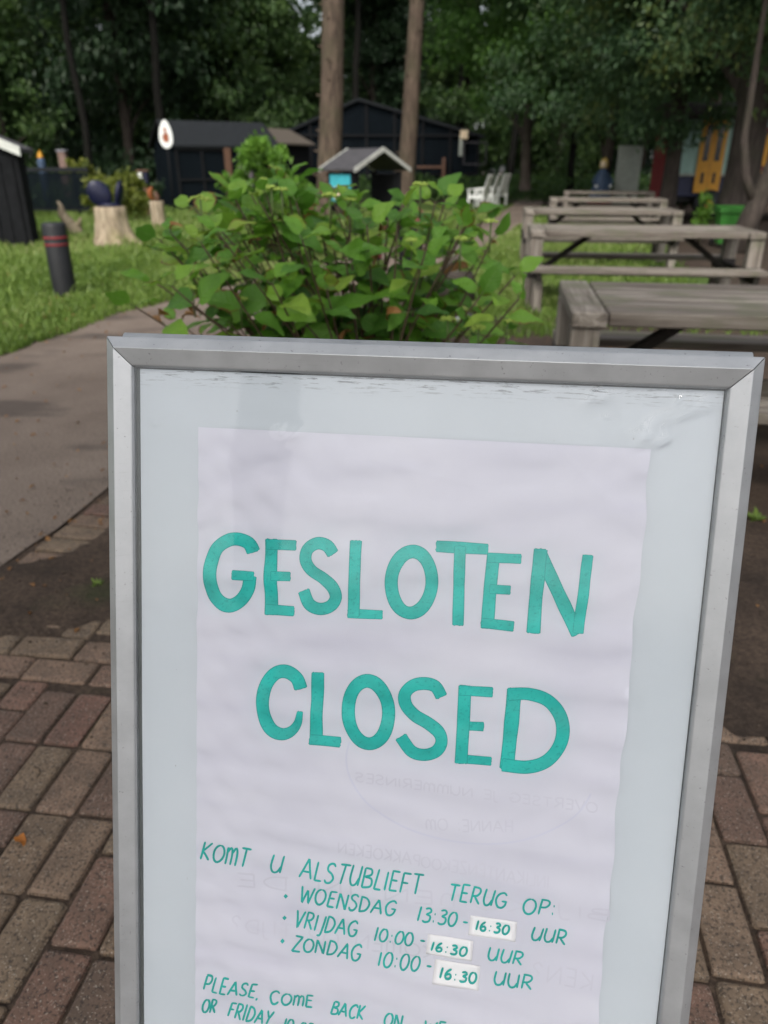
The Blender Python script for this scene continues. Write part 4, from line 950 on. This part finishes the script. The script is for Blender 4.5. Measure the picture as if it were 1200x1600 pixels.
# navy and white nesting box on a post
root = thing('bird_house', (-6.35, 21.5, 0), 'small navy and white box on a brown post behind the yellowish shrub', 'bird house'); mb = MB(); mb.box((0, 0, .5), (.09, .09, 1.05), .008); mb.build('post', M['brown'], root)
mb = MB(); mb.box((0, -.04, 1.05), (.24, .2, .28), .01); mb.build('box', M['navy'], root); mb = MB(); mb.box((-.07, -.147, 1.1), (.1, .012, .14), .004); mb.build('front_panel', M['white'], root); mb = MB(); mb.box((0, -.04, 1.215), (.3, .26, .04), .006); mb.build('roof', M['brown'], root)

# grass: blades on both lawns
def in_lawn(x, y): return x < np.interp(y, [-6, 0, 3.5, 5.73, 7.4, 9.1, 12, 16, 21.3, 29, 32], [-4.5, -4.1, -3.6, -2.9, -2.6, -1.95, -.7, 1.1, 2.85, 4.7, 5.3]) + .05 * wav(x * 3, y * 3)
def blades(name, n, gen, label, hf, seed):
    rs = np.random.RandomState(seed); x, y = gen(rs, n); n = len(x); h = hf(x, y, rs, n); wd = rs.uniform(.004, .009, n) * (1 + y / 14); a = rs.uniform(0, 6.28, n); ln = rs.uniform(.1, .75, n) * h; b = rs.uniform(0, 6.28, n)
    z0 = np.full(n, -.014); p0 = np.stack([x - np.cos(a) * wd, y - np.sin(a) * wd, z0], -1); p1 = np.stack([x + np.cos(a) * wd, y + np.sin(a) * wd, z0], -1)
    m0 = np.stack([x + np.cos(b) * ln * .35 - np.cos(a) * wd * .8, y + np.sin(b) * ln * .35 - np.sin(a) * wd * .8, h * .6], -1); m1 = m0 + np.stack([np.cos(a) * wd * 1.6, np.sin(a) * wd * 1.6, 0 * a], -1)
    tp = np.stack([x + np.cos(b) * ln, y + np.sin(b) * ln, h], -1); v = np.stack([p0, p1, m1, m0, tp], 1).reshape(-1, 3); i = np.arange(n)[:, None] * 5
    f = [tuple(q) for q in (i + np.array([[0, 1, 2, 3]])).tolist()] + [tuple(q) for q in (i + np.array([[3, 2, 4]])).tolist()]
    pat = np.clip(.5 + .35 * wav(x * .8, y * .8) + rs.normal(0, .2, n), 0, 1); o = mesh_obj(name, v, f, M['grass'], None, np.r_[pat, pat]); tag(o, label, 'grass', kind='stuff')
def gl(rs, n):
    y = 4.6 + 20 * rs.uniform(0, 1, n) ** 1.7; x = rs.uniform(-.62, .16, n) * y * 1.0; k = in_lawn(x, y) & (x > -.6 * y - .6); return x[k], y[k]
blades('lawn_grass', 130000, gl, 'bright green grass of the lawn at the left of the path', lambda x, y, rs, n: rs.uniform(.03, .085, n) * (1 + .5 * wav(x * 1.1, y * 1.1)).clip(.5, 2) * (1 + 1.2 * (y > 14)) + .10 * (rs.uniform(0, 1, n) < .02), 6)
def gv(rs, n):
    y = rs.uniform(6.2, 22, n); lo_ = np.interp(y, [6.2, 8.5, 11.6, 14.2, 17.9, 22.5], [.45, .5, 1.25, 1.95, 3.05, 4.25]); x = lo_ + rs.uniform(0, 1, n) ** 1.4 * 3.2 - .05; k = (wav(x * 1.7, y * 1.5) + rs.normal(0, .5, n) + .9 - (x - lo_) * .35) > 0; return x[k], y[k]
blades('verge_grass', 42000, gv, 'patchy green grass between the path and the picnic tables', lambda x, y, rs, n: rs.uniform(.03, .09, n) + .06 * (rs.uniform(0, 1, n) < .05), 7)
# tufts of weed on the soil
def weed(p, label, seed, n=26, h=.05):
    rs = np.random.RandomState(seed); root = thing('weed_tuft', (p[0], p[1], 0), label, 'weed'); a = rs.uniform(0, 6.28, n); D = np.stack([np.cos(a), np.sin(a), rs.uniform(.3, 1.3, n)], -1); L = rs.uniform(.5, 1.1, n) * h; P = D / np.linalg.norm(D, axis=1, keepdims=True) * L[:, None] * .5
    P[:, 2] += .004; v, f = leaf_faces(P, D, np.tile([0, 0, 1.], (n, 1)) + rs.normal(0, .3, (n, 3)), L, L * .25); mesh_obj('leaves', v, f, M['grass'], root, np.repeat(rs.uniform(.2, .8, n), 2))
weed(G(153, 918), 'small green weed in the dirt left of the sign board', 1, 20, .036); weed(G(1180, 815), 'little mossy weed in the dark dirt right of the sign board', 2, 30, .06)
# fallen leaf and twig
q = G(37, 1313); root = thing('fallen_leaf', (q[0], q[1], .006), 'small curled orange leaf lying on the pavers', 'leaf'); v, f, u = hyd_leaf((-.016, 0, .002), np.array([1, -.3, .12]), np.array([0, .3, 1.]), .034, .024, 1.4, .6)
mesh_obj('blade', [tuple(map(float, a)) for a in v], f, leafmat('orange_leaf', [(.36, .12, .02), (.42, .16, .03)], .2), root, [.5] * len(f), True); mb = MB(); mb.tube([(-.016, 0, .002), (-.026, .006, .003)], [.0009, .0006], 5); mb.build('stalk', M['stem'], root)
q = G(56, 1208); mb = MB(); mb.tube([(-.012, .018, .004), (.004, .010, .006), (.012, -.004, .005), (.010, -.018, .003)], [.0012, .0016, .0016, .001], 6); o = mb.build('twig', M['stem'], None, (q[0], q[1], 0)); tag(o, 'small curved brown twig lying on a paver', 'twig')
# litter on soil: small scattered dry leaves
rs = np.random.RandomState(61); n = 700; x = rs.uniform(-1.5, 4, n); y = rs.uniform(1.9, 6.5, n); k = x > np.interp(y, [p[1] for p in path_right], [p[0] for p in path_right]) - .25; x, y = x[k], y[k]; n = len(x)
L = rs.uniform(.008, .03, n); v, f = leaf_faces(np.stack([x, y, soil_h(x, y).clip(-.006, .02) + .006], -1), np.stack([rs.normal(0, 1, n), rs.normal(0, 1, n), rs.normal(0, .15, n)], -1), rs.normal(0, .25, (n, 3)) + np.array([0, 0, 1]), L, L * .6)
o = mesh_obj('leaf_litter', v, f, M['dead_leaf'], None, np.repeat(rs.uniform(0, 1, n), 2)); tag(o, 'scattered dry leaf crumbs on the dirt behind the sign', 'leaf litter', kind='stuff')

# crumbs of soil and grit on the dirt and the pavers beside it
rs = np.random.RandomState(62); vs, fs, tt = [], [], []
for k in range(2600):
    x, y = rs.uniform(-1.5, 1.6), rs.uniform(1.1, 3.2); v_ = x * bv[0] + y * bv[1]
    if rs.uniform() > np.clip((v_ - 1.25) / .5, .06, 1): continue
    r_ = rs.uniform(.0012, .0042) * (1.6 if rs.uniform() < .06 else 1); z = max(float(soil_h(np.array(x), np.array(y))), .0); k0 = len(vs)
    vs += [(x + q[0] * r_ * rs.uniform(.7, 1.3), y + q[1] * r_ * rs.uniform(.7, 1.3), z + r_ * .4 + q[2] * r_ * .7) for q in iv]; fs += [tuple(a + k0 for a in q) for q in ifc]
o = mesh_obj('soil_crumbs', vs, fs, M['soil'], None); tag(o, 'crumbs of dark soil and grit strewn over the dirt and paver edge', 'grit', kind='stuff')

rs = np.random.RandomState(64); n = 900; y = rs.uniform(2.2, 13, n); x = rs.uniform(-.6, .12, n) * y * 1.05 - .3; L = rs.uniform(.012, .04, n)
v, f = leaf_faces(np.stack([x, y, np.where(in_lawn(x, y), .045, .004)], -1), np.stack([rs.normal(0, 1, n), rs.normal(0, 1, n), rs.normal(0, .15, n)], -1), rs.normal(0, .3, (n, 3)) + np.array([0, 0, 1]), L, L * .55)
o = mesh_obj('fallen_leaves', v, f, M['dead_leaf'], None, np.repeat(rs.uniform(0, 1, n), 2)); tag(o, 'thinly scattered dry leaves on the path and the lawn', 'fallen leaves', kind='stuff')
# ================================================================ buildings
def gable(root, x0, x1, y0, y1, ze, zr, th, over, roofm, axis='x', trim=None):
    """gable roof; ridge along axis. Returns nothing, adds 'roof' and 'verge_board' parts"""
    if axis == 'x': ym = (y0 + y1) / 2; sl = [((x0 - over, y0 - over), (x1 + over, y0 - over), ym), ((x0 - over, y1 + over), (x1 + over, y1 + over), ym)]
    mb = MB()
    if axis == 'x':
        for ye in (y0 - over, y1 + over): mb.slab([(x0 - over, ye, ze), (x1 + over, ye, ze), (x1 + over, ym, zr), (x0 - over, ym, zr)], (0, 0, th))
    else:
        xm = (x0 + x1) / 2
        for xe in (x0 - over, x1 + over): mb.slab([(xe, y0 - over, ze), (xe, y1 + over, ze), (xm, y1 + over, zr), (xm, y0 - over, zr)], (0, 0, th))
    mb.build('roof', roofm, root)
    if trim:
        if axis == 'x':
            for xe in (x0 - over - .015, x1 + over + .015):
                for ye in (y0 - over, y1 + over): mb = MB(); mb.slab([(xe - .02, ye, ze - .025), (xe - .02, ym, zr - .025), (xe - .02, ym, zr + th + .015), (xe - .02, ye, ze + th + .015)], (.04, 0, 0)); mb.build('verge_board', trim, root)
        else:
            for xe in (x0 - over, x1 + over): mb = MB(); mb.slab([(xe, y0 - over - .03, ze - .06), (xm, y0 - over - .03, zr - .06), (xm, y0 - over - .03, zr + th + .03), (xe, y0 - over - .03, ze + th + .03)], (0, .028, 0)); mb.build('verge_board', trim, root)
# left shed (rabbit hutch)
root = thing('garden_shed', (-7.45, 14.6, 0), 'black plank shed with white roof edge cut off by the left edge of the photo', 'shed'); mb = MB()
mb.slab([(-1.3, -.4, 0), (1.02, -.4, 0), (1.02, -.4, 1.57), (-1.3, -.4, 2.5)], (0, .45, 0)); mb.build('wall', M['tar'], root)
mb = MB()
for k in range(11): mb.box((-1.2 + .21 * k, -.412, .72), (.19, .02, 1.36), .003)
mb.build('plank_cladding', M['tar'], root)
mb = MB(); mb.slab([(-1.4, -.5, 2.57), (1.2, -.5, 1.525), (1.2, -.5, 1.59), (-1.4, -.5, 2.635)], (0, .6, 0)); mb.build('roof', M['roof_dark'], root)
mb = MB(); mb.slab([(-1.4, -.535, 2.52), (1.22, -.535, 1.47), (1.22, -.535, 1.62), (-1.4, -.535, 2.68)], (0, .03, 0)); mb.build('roof_edge', M['offwhite'], root)
mb = MB(); mb.box((1.06, -.36, .75), (.07, .07, 1.5), .006); mb.build('corner_post', M['tar'], root)
# kiosk with information poster
kY = 16.0; a = at(505, 285, kY); b_ = at(640, 285, kY); kx = (a[0] + b_[0]) / 2
kz = lambda py, Y=kY: at(560, py, Y)[2]
root = thing('information_kiosk', (kx - .02, kY, 0), 'small open wooden kiosk with dark felt roof and turquoise poster', 'kiosk', rz=R(-48)); zr = kz(237) + .02; ze = zr - .36
gable(root, -.42, .42, -.62, .62, ze, zr, .035, .10, M['roof_dark'], 'x', plain('weathered_pale_trim', (.33, .335, .30), .7))
for sx in (-1, 1):
    for sy in (-1, 1): mb = MB(); mb.box((sx * .37, sy * .55, ze / 2 - .01), (.09, .09, ze), .006); mb.build('post', M['tar'], root)
mb = MB(); mb.box((0, .50, ze * .5), (.7, .03, ze * .9), .004); mb.build('back_wall', M['tar'], root)
mb = MB(); mb.box((0, -.62, ze - .33), (.80, .03, .60), .004); mb.build('notice_panel', M['tar'], root)
po = MB(); po.box((0, -.642, ze - .30), (.62, .012, .48), .002); pobj = po.build('poster', M['turq'], root)
for (x, c_, r1) in ((-.12, 'cream', .12), (.18, 'brown', .09)):
    mb = MB(); mb.lathe((0, 0, 0), [(r1, 0), (r1 * .95, .004), (r1 * .3, .006)], 14); o = mb.build('poster_picture', M[c_], pobj); o.data.transform(Matrix.Translation((x, -.652, ze - .40)) @ Matrix.Rotation(R(90), 4, 'X'))
# aviary
aY = 38.; ap = at(560, 152, aY); er = at(748, 210, aY); el = at(442, 218, aY)
root = thing('aviary', (ap[0], aY, 0), 'large black gabled aviary behind the kiosk and bare trunks', 'aviary'); xl, xr = el[0] - ap[0], er[0] - ap[0]; zr, ze = ap[2] - .15, er[2]
mb = MB(); mb.slab([(xl, 0, 0), (xr, 0, 0), (xr, 0, ze), (0, 0, zr), (xl, 0, ze)], (0, .02, 0)); mb.slab([(xl, .02, 0), (xl, 7, 0), (xl, 7, ze), (xl, .02, ze)], (.02, 0, 0)); mb.slab([(xr - .02, .02, 0), (xr - .02, 7, 0), (xr - .02, 7, ze), (xr - .02, .02, ze)], (.02, 0, 0)); mb.build('netting', M['net'], root)
mb = MB(); mb.slab([(xl, 7.03, 0), (xr, 7.03, 0), (xr, 7.03, ze), (0, 7.03, zr), (xl, 7.03, ze)], (0, .03, 0)); mb.build('rear_wall', M['tar'], root)
mb = MB(); mb.slab([(xl - .2, -.2, ze - .12), (0, -.2, zr), (0, 7.2, zr), (xl - .2, 7.2, ze - .12)], (0, 0, .12)); mb.slab([(0, -.2, zr), (xr + .25, -.2, ze - .16), (xr + .25, 7.2, ze - .16), (0, 7.2, zr)], (0, 0, .12)); mb.build('roof', M['roof_slate'], root)
mb = MB()
for x in np.linspace(xl, xr, 8): zt = ze + (zr - ze) * (1 - abs(x) / (abs(xl) if x < 0 else xr)); mb.box((x, -.06, zt / 2), (.12, .08, zt), .006)
mb.box(((xl + xr) / 2, -.11, ze * .98), (xr - xl, .03, .10), .004); mb.box(((xl + xr) / 2, -.11, 1.0), (xr - xl, .03, .1), .004); mb.build('frame', M['tar'], root)
q = at(725, 211, aY - .3) - np.array([ap[0], aY, 0]); mb = MB(); mb.box(q, (.34, .2, .36), .02); mb.build('nest_box', M['cream'], root)
q = at(696, 275, aY - .3) - np.array([ap[0], aY, 0]); mb = MB(); mb.box((q[0] - .1, q[1], .85), (.14, .12, 1.7), .01); mb.box((q[0] - .75, q[1], 1.3), (1.2, .1, .1), .01); mb.build('gate_frame', M['brown'], root)
q = at(720, 228, aY - .3) - np.array([ap[0], aY, 0]); mb = MB(); mb.box(q, (.16, .1, .85), .01); mb.build('notice_strip', M['greygreen'], root)
q = at(742, 240, aY - .3) - np.array([ap[0], aY, 0]); mb = MB()
for (a, b_, c_, d_) in ((-.5, 0, .05, .9), (.5, 0, .05, .9), (0, .45, 1.05, .05), (0, -.45, 1.05, .05)): mb.box((q[0] + a, q[1], q[2] + b_), (c_, .06, d_), .004)
mb.build('window_frame', M['roof_dark'], root)
# dark hut with ridge roof
hY = 29.; a = at(238, 226, hY); b_ = at(402, 226, hY); root = thing('mesh_hut', ((a[0] + b_[0]) / 2, hY + 1.4, 0), 'dark mesh walled hut with slate roof behind the egg shaped sign', 'hut', rz=R(30)); w2 = 1.85; ze = a[2] - .1; zr = at(320, 193, hY + 1.4)[2]
gable(root, -w2, w2, -1.4, 1.4, ze, zr, .07, .12, M['roof_slate'], 'x', M['tar'])
mb = MB(); mb.box((-.4, -1.38, ze / 2), (2 * w2 - .8, .02, ze - .02), 0); mb.box((-w2 + .01, 0, ze / 2), (.02, 2.74, ze - .02), 0); mb.slab([(-w2, -1.37, ze), (-w2, 1.37, ze), (-w2, 0, zr - .05)], (.02, 0, 0)); mb.build('netting', M['net'], root)
mb = MB(); mb.box((0, 1.37, ze / 2), (2 * w2, .03, ze), 0); mb.box((w2 - .02, .3, ze / 2), (.03, 2.1, ze), 0); mb.build('rear_wall', M['tar'], root)
mb = MB()
for x in np.linspace(-w2 + .05, w2 - .05, 5): mb.box((x, -1.42, ze / 2), (.09, .05, ze), .006)
mb.box((0, -1.45, ze - .06), (2 * w2, .02, .1), .004); mb.box((0, -1.45, .9), (2 * w2, .02, .08), .004); mb.build('frame', M['tar'], root)
mb = MB(); mb.box((w2 - 1.85, -1.5, ze / 2), (.24, .04, ze), .006); mb.build('door_post', M['brown'], root)
mb = MB(); mb.box((w2 - 1.22, -1.5, ze * .56), (.5, .03, ze * .75), .006); mb.build('door', plain('pale_mauve_board', (.12, .10, .115), .7), root)
# brown roofed hut behind
h2 = 34.; a = at(345, 222, h2); b_ = at(432, 222, h2); root = thing('shelter', ((a[0] + b_[0]) / 2 - .2, h2, 0), 'shelter with brown roof and pale gable board behind the dark mesh hut', 'shelter', rz=R(-28)); ze = a[2] - .1; zr = at(375, 196, h2)[2] - .1
gable(root, -1.25, 1.25, 0, 3.2, ze, zr, .07, .12, M['roof_brown'], 'y', M['pale_trim'])
mb = MB(); mb.box((0, 1.6, ze / 2), (2.4, 2.9, ze), 0); mb.slab([(-1.2, .14, ze), (1.2, .14, ze), (0, .14, zr)], (0, .03, 0)); mb.build('wall', M['tar'], root)
mb = MB()
for x in (-1.15, 0, 1.15): mb.box((x, .10, ze / 2), (.1, .08, ze), .006)
mb.build('frame', M['brown'], root)
# egg sign
eY = 24.; q = at(259, 210, eY); root = thing('egg_sign', (q[0], eY, 0), 'white egg shaped sign with a brown hen picture on a thin dark pole', 'sign'); mb = MB(); mb.tube([(0, .03, -.05), (0, .03, q[2] + .1)], .028, 10); mb.build('pole', M['tar'], root)
mb = MB(); pts = []
for k in range(36):
    a = 2 * math.pi * k / 36; x = .19 * math.sin(a) * (1 - .22 * math.cos(a)); pts.append((x, -.02, q[2] + .37 * math.cos(a)))
mb.slab(pts, (0, .03, 0)); pl_ = mb.build('egg_plate', M['white'], root)
mb = MB(); mb.slab([(-.07, -.028, q[2] - .20), (.07, -.028, q[2] - .20), (.09, -.028, q[2] - .02), (.03, -.028, q[2] + .05), (.03, -.028, q[2] + .17), (-.05, -.028, q[2] + .16), (-.03, -.028, q[2] + .02), (-.10, -.028, q[2] - .04)], (0, .007, 0)); mb.build('hen_picture', M['orange'] if 0 else plain('brick_red', (.26, .07, .025), .6), pl_)
# rail fence far left
fY = 22.; root = thing('rail_fence', (-12.5, fY, 0), 'low dark rail fence with wire mesh along the left edge of the wood', 'fence'); mb = MB(); mb.box((0, 0, 1.24), (9, .06, .11), .006); mb.box((0, 0, .25), (9, .05, .08), .006); mb.build('rail', M['roof_slate'], root)
for k in range(6): mb = MB(); mb.box((-4.4 + k * 1.7, .07, .62), (.1, .08, 1.3), .008); mb.build('post', M['roof_slate'], root)
mb = MB(); mb.box((0, -.04, .72), (9, .008, .88), 0); mb.build('mesh_panel', M['net'], root)
# play post and brick pillar beyond the fence
q = at(64, 250, 26); root = thing('painted_post', (q[0], 26, 0), 'blue post with yellow top beyond the rail fence', 'post'); mb = MB(); mb.lathe((0, 0, 0), [(.12, 0), (.12, 1.48), (.09, 1.56)], 14); mb.build('shaft', M['blue'], root); mb = MB(); mb.lathe((0, 0, 1.55), [(.09, 0), (.095, .05), (.015, .22)], 14); mb.build('cap', M['yellow'], root)
q = at(98, 243, 27); root = thing('brick_pillar', (q[0], 27, 0), 'pinkish brick pillar beyond the rail fence', 'pillar'); mb = MB(); mb.box((0, 0, .88), (.24, .24, 1.76), .015); mb.build('shaft', M['pink'], root); mb = MB(); mb.box((0, 0, 1.79), (.30, .30, .06), .012); mb.build('capstone', M['stone'], root)

# white garden chairs
def chair(loc, rz, label):
    root = thing('garden_chair', loc, label, 'garden chair', 'white wooden garden chairs beside the path', rz); W_ = M['white']; rot = Matrix.Rotation(R(-18), 3, 'X')
    mb = MB()
    for k in range(5): mb.box((-.22 + .11 * k, .30, .70), (.095, .022, .78), .004, rot)
    mb.box((0, .27, .55), (.56, .025, .07), .004, rot); mb.build('backrest', W_, root)
    mb = MB()
    for k in range(5): mb.box((0, -.22 + .10 * k, .40 - .018 * k), (.56, .088, .022), .004)
    mb.build('seat', W_, root)
    for s in (-1, 1):
        mb = MB(); mb.box((s * .31, -.02, .60), (.11, .62, .025), .005); mb.build('armrest', W_, root)
        for (y, h) in ((-.27, .59), (.24, .59)): mb = MB(); mb.box((s * .295, y, h / 2), (.055, .06, h), .005); mb.build('leg', W_, root)
        mb = MB(); mb.box((s * .295, 0, .34), (.03, .58, .08), .004); mb.build('side_rail', W_, root)
    return root
c1 = chair((3.35, 28.3, 0), R(-118), 'nearest white garden chair beside the path, seen from its side')
for loc, rz, lb in (((3.8, 29.5, 0), R(-112), 'middle white garden chair of the three beside the path'), ((4.25, 30.3, 0), R(-128), 'farthest white garden chair of the three beside the path')):
    o = copy_tree(c1); o.location = loc; o.rotation_euler = (0, 0, rz); o['label'] = lb

# litter bin, log and stone behind the hydrangea
q = at(643, 322, 9.6); root = thing('litter_bin', (q[0], 9.6, 0), 'litter bin with reddish brown dome lid half hidden behind the hydrangea', 'litter bin'); mb = MB(); mb.lathe((0, 0, 0), [(.14, 0), (.15, .02), (.155, .66), (.14, .68)], 20); mb.build('body', M['tar'], root)
mb = MB(); mb.lathe((0, 0, .68), [(.17, 0), (.17, .05), (.155, .12), (.11, .17), (.04, .195)], 20); mb.build('lid', M['redbrown'], root)
q = G(690, 478); root = thing('log', (q[0], q[1], .17), 'dark brown sawn log lying behind the hydrangea', 'log', rz=R(12)); mb = MB(); mb.tube([(-.3, 0, 0), (-.1, .01, .005), (.12, -.01, 0), (.3, 0, .005)], [.165, .175, .17, .165], 18); mb.build('bark', M['bark_dark'], root)
for s in (-1, 1): mb = MB(); mb.tube([(s * .301, 0, .003), (s * .303, 0, .003)], [.145, .14], 18); mb.build('sawn_end', M['brown'], root)
q = G(722, 505); mb = MB(); mb.add([tuple(np.array(v_) * np.array([.12, .1, .07]) * rs.uniform(.85, 1.15)) for v_ in iv], ifc, .5, True); o = mb.build('stone', M['stone'], None, (q[0], q[1], .04)); tag(o, 'small bluish grey stone behind the hydrangea', 'stone')
q = G(706, 432); root = thing('wooden_post', (q[0], q[1], 0), 'short pale wooden post at the path edge behind the hydrangea', 'post'); mb = MB(); mb.box((0, 0, .22), (.16, .12, .5), .012); mb.build('shaft', M['wood_z'], root); mb = MB(); mb.box((0, 0, .485), (.18, .14, .03), .01); mb.build('cap', M['wood_x'], root)

# green wheelie bin
q = G(1142, 386); root = thing('wheeled_bin', (q[0], q[1] + .2, 0), 'bright green wheeled bin with lid beside the third picnic table', 'bin', rz=R(-10)); mb = MB()
lo_, hi_ = (.19, .18), (.235, .235); vs = []
for (hx, hy, z) in ((lo_[0], lo_[1], .05), (hi_[0], hi_[1], .60)): vs += [(-hx, -hy, z), (hx, -hy, z), (hx, hy, z), (-hx, hy, z)]
mb.add(vs, [(3, 2, 1, 0), (4, 5, 6, 7), (0, 1, 5, 4), (1, 2, 6, 5), (2, 3, 7, 6), (3, 0, 4, 7)], .5); mb.box((0, 0, .585), (.53, .53, .05), .012); mb.build('body', M['bin'], root)
mb = MB(); mb.slab([(-.265, -.27, .612), (.265, -.27, .612), (.265, .25, .64), (-.265, .25, .64)], (0, 0, .035)); mb.tube([(-.22, .29, .63), (.22, .29, .63)], .02, 8); mb.build('lid', M['bin'], root)
for s in (-1, 1): mb = MB(); mb.tube([(s * .20, .2, .08), (s * .25, .2, .08)], [.08, .08], 16); mb.build('wheel', M['black'], root)
# forked small tree beside the bin
fk = G(1172, 392); root = thing('forked_tree', (fk[0], fk[1], 0), 'forked dark trunk with a thin curved limb right of the green bin', 'tree'); mb = MB()
mb.tube([(-.25, 0, -.05), (-.12, 0, .5), (.08, .05, 1.1), (.32, .1, 1.9), (.55, .1, 3.2), (.7, .1, 5.5)], [.2, .17, .15, .13, .11, .06], 12); mb.tube([(-.05, 0, .7), (-.3, .05, 1.15), (-.42, .08, 1.7), (-.44, .1, 2.6), (-.5, .1, 4.6)], [.09, .07, .06, .05, .02], 10); mb.build('trunk', M['bark_dark'], root)
rs = np.random.RandomState(91); c = np.array([.3, .1, 5.0]); cen = ell(rs, 60, c, (2.2, 2.2, 1.7)); v, f, t = cloud(rs, 14000, cen, rs.uniform(.35, .7, 60), .12, cc=c); mesh_obj('crown', v, f, M['leaf_maple'], root, t)
# grey green board and blue figure
sY = 27.; q = at(977, 300, sY); root = thing('display_board', (q[0], sY, 0), 'upright grey green board behind the farthest picnic table', 'board', rz=R(-8)); z1 = at(977, 228, sY)[2]; mb = MB(); mb.box((0, 0, z1 / 2 + .04), (.78, .05, z1 - .06), .008); mb.build('panel', M['greygreen'], root)
for s in (-1, 1): mb = MB(); mb.box((s * .36, .06, z1 / 2 - .05), (.07, .06, z1 - .1), .006); mb.build('post', M['tar'], root)
q = at(936, 300, sY); root = thing('painted_statue', (q[0], sY - .2, 0), 'blue robed painted figure with yellow hair left of the grey green board', 'statue'); mb = MB(); mb.lathe((0, 0, 0), [(.42, 0), (.41, .06), (.40, .25)], 18); mb.build('base', M['red'], root)
mb = MB(); mb.lathe((0, 0, .25), [(.40, 0), (.36, .25), (.27, .55), (.20, .80), (.15, .95), (.07, 1.02)], 18, fn=lambda a, z: 1 + .06 * math.sin(6 * a)); mb.build('robe', M['blue'], root)
mb = MB(); mb.lathe((0, 0, 1.24), [(.05, 0), (.10, .05), (.12, .13), (.10, .22), (.04, .27)], 14); mb.build('head', M['cream'], root)
mb = MB(); mb.lathe((.02, .03, 1.26), [(.13, 0), (.14, .12), (.11, .24), (.02, .33)], 14); mb.build('hair', plain('straw_yellow', (.38, .26, .06), .7), root)
for s in (-1, 1): mb = MB(); mb.tube([(s * .16, 0, 1.08), (s * .30, -.08, .86), (s * .24, -.22, .74)], [.07, .06, .045], 10); mb.build('sleeve', M['blue'], root); mb = MB(); mb.tube([(s * .24, -.22, .74), (s * .21, -.28, .71)], [.05, .035], 8); mb.build('cuff', M['white'], root)

# painted wagon
wY = 21.5; wa = at(1062, 250, wY)[0]; root = thing('painted_wagon', (wa, wY, 0), 'mint green painted wagon with yellow double door and navy base behind the trees', 'wagon', rz=R(-6)); zf, zt = .62, 2.42; Lw = 5.2
mb = MB(); mb.box((Lw / 2, 1.15, (zf + .5 + zt) / 2), (Lw, 2.3, zt - zf - .5), .01); mb.build('body', M['mint'], root)
mb = MB()
for k in range(26): mb.box((.1 + .2 * k, -.012, (zf + .5 + zt) / 2), (.19, .02, zt - zf - .52), .004)
mb.build('cladding', M['mint'], root)
mb = MB(); mb.box((Lw / 2, 1.15, zf + .22), (Lw - .1, 2.2, .5), .01); mb.build('base_panel', M['navy_paint'], root)
mb = MB(); mb.box((Lw / 2, -.03, zf + .5), (Lw, .05, .07), .006); mb.build('rail', M['greygreen'], root)
mb = MB(); mb.box((Lw / 2, 1.15, .52), (Lw - .3, 1.6, .14), .01); mb.build('chassis', M['black'], root)
mb = MB(); pr = []
for k in range(13): a = math.pi * k / 12; pr.append((-.35, 1.15 - 1.45 * math.cos(a), zt + .02 + .42 * math.sin(a)))
mb.slab(pr, (Lw + .5, 0, 0)); mb.build('roof', plain('dark_brown_roof', (.03, .02, .017), .8), root)
dx0 = at(1081, 296, wY)[0] - wa; dw = .64
mb = MB(); mb.box((dx0 + dw / 2, -.045, (zf + .03 + zt) / 2 + .04), (dw, .05, zt - zf - .02), .006); dr = mb.build('door', M['yellow'], root)
for k in (0, 1):
    cx = dx0 + dw * (.27 + .46 * k); mb = MB(); mb.box((cx, -.073, zf + 1.25), (dw * .22, .012, .85), .004); mb.build('window', M['dark_in'], dr); mb = MB(); mb.box((cx, -.073, zf + .42), (dw * .12, .012, .26), .004); mb.build('lower_panel', M['dark_in'], dr)
mb = MB(); mb.box((dx0 + dw / 2, -.072, (zf + zt) / 2), (.03, .012, zt - zf - .1), .003); mb.build('centre_strip', plain('dark_yellow', (.4, .18, .01), .5), dr)
wx = at(1183, 235, wY)[0] - wa; mb = MB()
for (a, b_, c_, d_) in ((-.27, 0, .09, .98), (.27, 0, .09, .98), (0, .45, .45, .09), (0, -.45, .45, .09)): mb.box((wx + a, -.05, 1.72 + b_), (c_, .06, d_), .006)
wf = mb.build('window', M['red'], root); mb = MB(); mb.box((wx, -.03, 1.72), (.46, .012, .82), 0); mb.build('pane', M['dark_in'], wf)
mb = MB()
for s in (-1, 1): mb.box((wx + s * .13, -.043, 1.70), (.1, .012, .76), .003)
mb.build('curtain', M['yellow'], wf)
mb = MB(); mb.box((wx - .05, -.045, 1.13), (.72, .04, .24), .006); mb.build('flower_box', M['yellow'], root)
mb = MB(); mb.box((-.16, .9, 1.35), (.30, 1.6, 1.9), .01); mb.build('end_porch', M['red'], root)
mb = MB(); chx = at(1113, 160, wY + .6)[0] - wa; mb.tube([(chx, .75, zt + .1), (chx + .03, .75, zt + .98)], [.13, .13], 14); mb.tube([(chx + .03, .75, zt + .96), (chx + .03, .75, zt + 1.05)], [.16, .15], 14); mb.build('chimney', M['pink'], root)
for x in (.9, Lw - .9): mb = MB(); mb.tube([(x, -.08, .38), (x, .02, .38)], [.38, .38], 22); wh = mb.build('wheel', M['black'], root); mb = MB(); mb.tube([(x, -.10, .38), (x, -.07, .38)], [.1, .12], 12); mb.build('hub', M['yellow'], wh)
